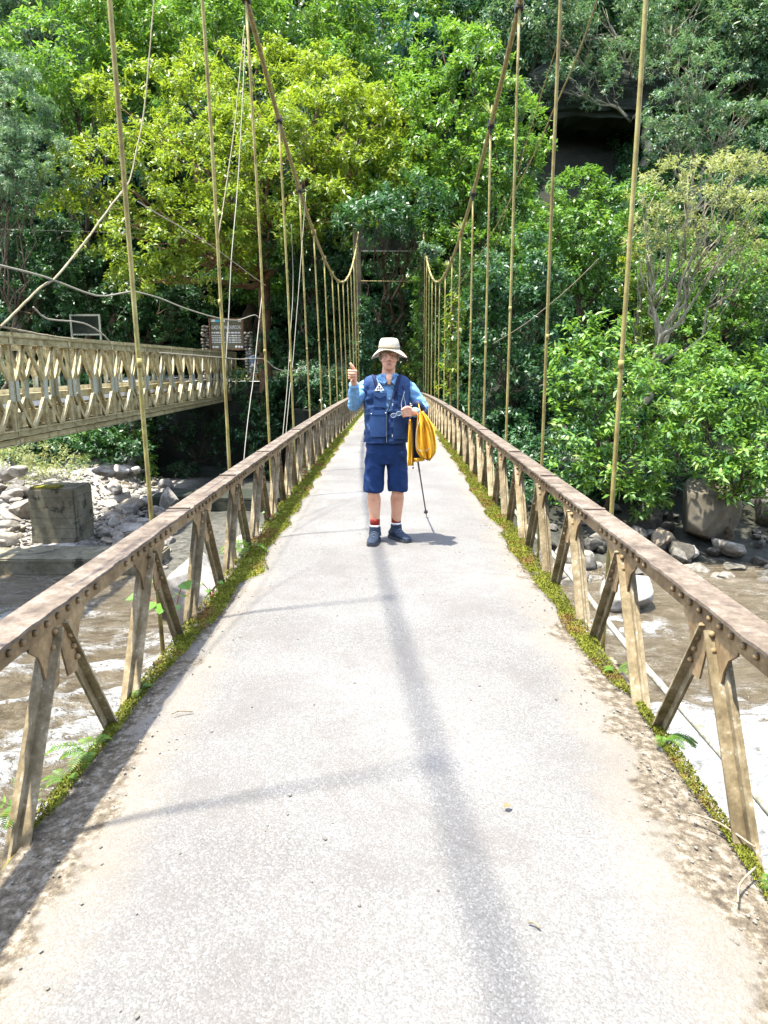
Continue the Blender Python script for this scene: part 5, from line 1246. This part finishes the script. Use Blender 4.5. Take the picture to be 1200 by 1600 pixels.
# things he holds ------------------------------------------------------------
def panel(name, left, right, y0, th, folds, mt, parent, seed=0, amp=.012, n=26, k=22):
    """hanging cloth between two outlines given as (px,py) lists, closed front and back"""
    l_ = spline([mp_(a, b, y0) for a, b in left], k); r_ = spline([mp_(a, b, y0) for a, b in right], k); k2 = min(len(l_), len(r_)); l_, r_ = l_[:k2], r_[:k2]
    V = []
    for sgn in (-1, 1):
        for i in range(k2):
            for j in range(n):
                f = j/(n-1); p = l_[i]*(1-f)+r_[i]*f; edge = math.sin(math.pi*f)**.5
                p = p.copy(); p[1] += sgn*th*edge*min(1, (.25+i/(k2*.3)))*(1 if i < k2-2 else .5)+amp*math.sin(folds*f*6.28+i*.16+seed)*edge+amp*.5*math.sin(folds*2.3*f*6.28-i*.22+seed*2); V.append(p)
    m_ = k2*n; F = []
    for i in range(k2-1):
        for j in range(n-1):
            q = i*n+j; F.append((q, q+1, q+n+1, q+n)); F.append((m_+q, m_+q+n, m_+q+n+1, m_+q+1))
    for i in range(k2-1):
        for j in (0, n-1): q = i*n+j; F.append((q, q+n, m_+q+n, m_+q))
    for j in range(n-1):
        for i in (0, k2-1): q = i*n+j; F.append((q, q+1, m_+q+1, m_+q))
    b = MB(); b.add(V, F, True); return b.build(name, mt, parent)
jk = thing('jacket', 'navy and orange rain jacket draped over the forearm of the man in the sun hat', 'jacket', tuple(ML))
panel('shell', [(643, 640), (641, 660), (640, 690), (641, 716)], [(662, 636), (660, 660), (662, 690), (664, 716)], -.135, .018, 1.5, CL['navy'], jk, 1)
panel('lining', [(639, 655), (637.5, 690), (636.5, 728)], [(643.5, 655), (644.5, 690), (646, 727)], -.155, .010, 1., CL['orange'], jk, 2, .008)
panel('lining', [(644, 716), (645, 722)], [(663, 715), (663.5, 720)], -.15, .012, 2, CL['orange'], jk, 3, .004)
panel('hood', [(652, 646), (651, 660), (649.5, 680), (649.5, 700), (656, 713), (667, 719)], [(661, 642), (669, 652), (677, 668), (681.5, 688), (681, 706), (672, 719.5)], -.17, .055, 2.6, CL['orange'], jk, 4, .030)
b = MB(); b.tube(spline([mp_(656, 655, -.215), mp_(651, 675, -.225), mp_(651, 698, -.225), mp_(658, 705, -.23), mp_(668, 703, -.23), mp_(673, 694, -.23)], 24), .003, 6); b.build('drawcord', CL['hat'], jk)
panel('sleeve', [(655, 634), (658, 645), (659, 660)], [(668, 640), (669, 652), (667, 664)], -.13, .028, 1.2, CL['navy'], jk, 5, .008)
b = MB(); b.tube(spline([WL*.5+EL*.5+[-.035, -.02, .048], WL*.5+EL*.5+[.0, -.055, .05], WL*.45+EL*.55+[.03, -.06, .0], WL*.4+EL*.6+[.03, -.05, -.05]], 12), .030, 10); b.build('fold', CL['navy'], jk)
b = MB(); b.tube(spline([WL*.5+EL*.5+[-.005, -.07, .062], mp_(656, 640, -.20), mp_(661, 650, -.205), mp_(667, 660, -.20)], 14), .004, 6); b.build('piping', CL['orange'], jk)
gl = thing('sunglasses', 'folded pale-framed sunglasses held in front of the navy vest', 'sunglasses', tuple(ML))
ga, gb = mp_(611, 650.5, -.26), mp_(629, 644, -.25); fr_ = MB(); ln_ = MB()
for f in (.2, .68):
    c = ga*(1-f)+gb*f; u_ = (gb-ga)/np.linalg.norm(gb-ga); v_ = np.array([u_[2]*0-.25, 0, 1.]); v_ -= u_*v_.dot(u_); v_ /= np.linalg.norm(v_)
    P = np.array([c+u_*.023*math.cos(q)+v_*.017*math.sin(q) for q in np.linspace(0, 6.28, 18)]); fr_.tube(P, .0022, 6)
    V = [c-[0, .001, 0]]+[c+u_*.021*math.cos(q)+v_*.015*math.sin(q) for q in np.linspace(0, 6.28, 18, endpoint=False)]
    V = [np.array(p) for p in V]; n_ = len(V); ln_.add(V+[p+np.array([0, .002, 0]) for p in V], [(0, i, i % 18+1) for i in range(1, 19)]+[(n_, n_+i % 18+1, n_+i) for i in range(1, 19)])
fr_.tube(np.array([ga*.6+gb*.4+[0, 0, .006], ga*.5+gb*.5+[0, 0, .004]]), .003, 6); fr_.tube(np.array([ga*.97+gb*.03+[0, .01, .008], ga*.5+gb*.5+[0, .014, 0], gb+[.03, .012, .01]]), .003, 6)
fr_.build('frame', mat('pale_frame', (.3, .31, .31), .3), gl); ln_.build('lenses', mat('tinted_lens', (.10, .17, .26), .12), gl)
b = MB(); b.tube(spline([mp_(629, 644, -.245), mp_(627, 632, -.19), mp_(630, 620, -.175), mp_(632, 612, -.165)], 12), .0035, 5); b.tube(spline([mp_(631, 644, -.245), mp_(634, 634, -.19), mp_(631, 620, -.175), mp_(632, 612, -.165)], 12), .003, 5); b.build('cord', mat('neck_cord', (.12, .15, .17), .7), gl)
tip = atZ(666.5, 807, float(zdeck(7.1))); hp = mp_(642, 652, -.16)+ML
pole = thing('trekking_pole', 'thin black trekking pole with its tip resting on the deck behind the man', 'pole', tuple(tip))
D = hp-tip; b = MB(); b.tube([np.zeros(3), D*.05, D*.5, D*.5, D*.95], [.003, .007, .007, .009, .009], 8); b.build('shaft', CL['black'], pole)
b = MB(); b.tube([D*.88, D*.95, D], [.013, .016, .012], 10); b.build('grip', CL['navy'], pole)
b = MB(); b.tube([D*.055, D*.058], [.022, .022], 12); b.build('basket', CL['black'], pole)
b = MB(); b.tube(spline([mp_(644, 655, -.16)+ML-tip, mp_(646, 690, -.17)+ML-tip, mp_(645.5, 728, -.17)+ML-tip], 8), .0045, 5); b.ball(mp_(645.5, 731, -.17)+ML-tip, (.008, .008, .010), 6, 5); b.build('wrist_strap', CL['black'], pole)

# ================================================================== a far visitor beyond the truss bridge
fp = atY(396, 575, 40.9); fz = float(ground(fp[0], 40.9)); far = thing('person', 'tiny visitor in light blue top and white shorts beside the right pillar of the signboard', 'person', (fp[0], 40.9, fz))
q = 1.72*1.15; b = MB()
b.tube([(0, 0, .82), (0, 0, 1.15), (0, 0, 1.42), (0, 0, 1.5)], [.15, .17, .19, .06], 10); b.ball((0, 0, 1.64), (.085, .1, .12)); b.tube([(0, 0, 1.45), (0, 0, 1.6)], .055, 8)
for s in (-1, 1):
    b.tube([(s*.09, 0, .9), (s*.11, 0, .5), (s*.12, 0, .03)], [.1, .065, .045], 8); b.tube([(s*.12, 0, .04), (s*.12, -.16, .03)], [.045, .035], 8)
    el_ = (s*.34, -.05, 1.2) if s < 0 else (s*.27, 0, 1.12); hd_ = (s*.56, -.15, 1.22) if s < 0 else (s*.25, -.16, .95); b.tube([(s*.16, 0, 1.40), el_, hd_], [.065, .045, .035], 8)
    for i in range(4): b.tube([np.array(hd_), np.array(hd_)+np.array([s*.05*(s < 0), -.02, -.03+.018*i])+np.array([0, 0, -.06*(s > 0)])], [.014, .01], 5)
solid(b, 'body', SK, .02, far)
b = MB(); b.tube([(0, 0, .98), (0, 0, 1.2), (0, 0, 1.40), (0, 0, 1.47)], [.20, .205, .215, .09], 12); 
for s in (-1, 1): b.tube([(s*.15, 0, 1.40), (s*.27, -.02, 1.28)], [.085, .07], 8)
solid(b, 'shirt', cloth_mat('far_shirt', (.16, .25, .33), .3, 10), .025, far)
b = MB(); b.tube([(0, 0, .82), (0, 0, 1.02)], [.20, .19], 12)
for s in (-1, 1): b.tube([(s*.09, 0, .9), (s*.13, 0, .46)], [.12, .13], 10)
solid(b, 'shorts', CL['white'], .025, far)
MB().ball((0, .02, 1.69), (.095, .11, .1)).build('hair', CL['black'], far)
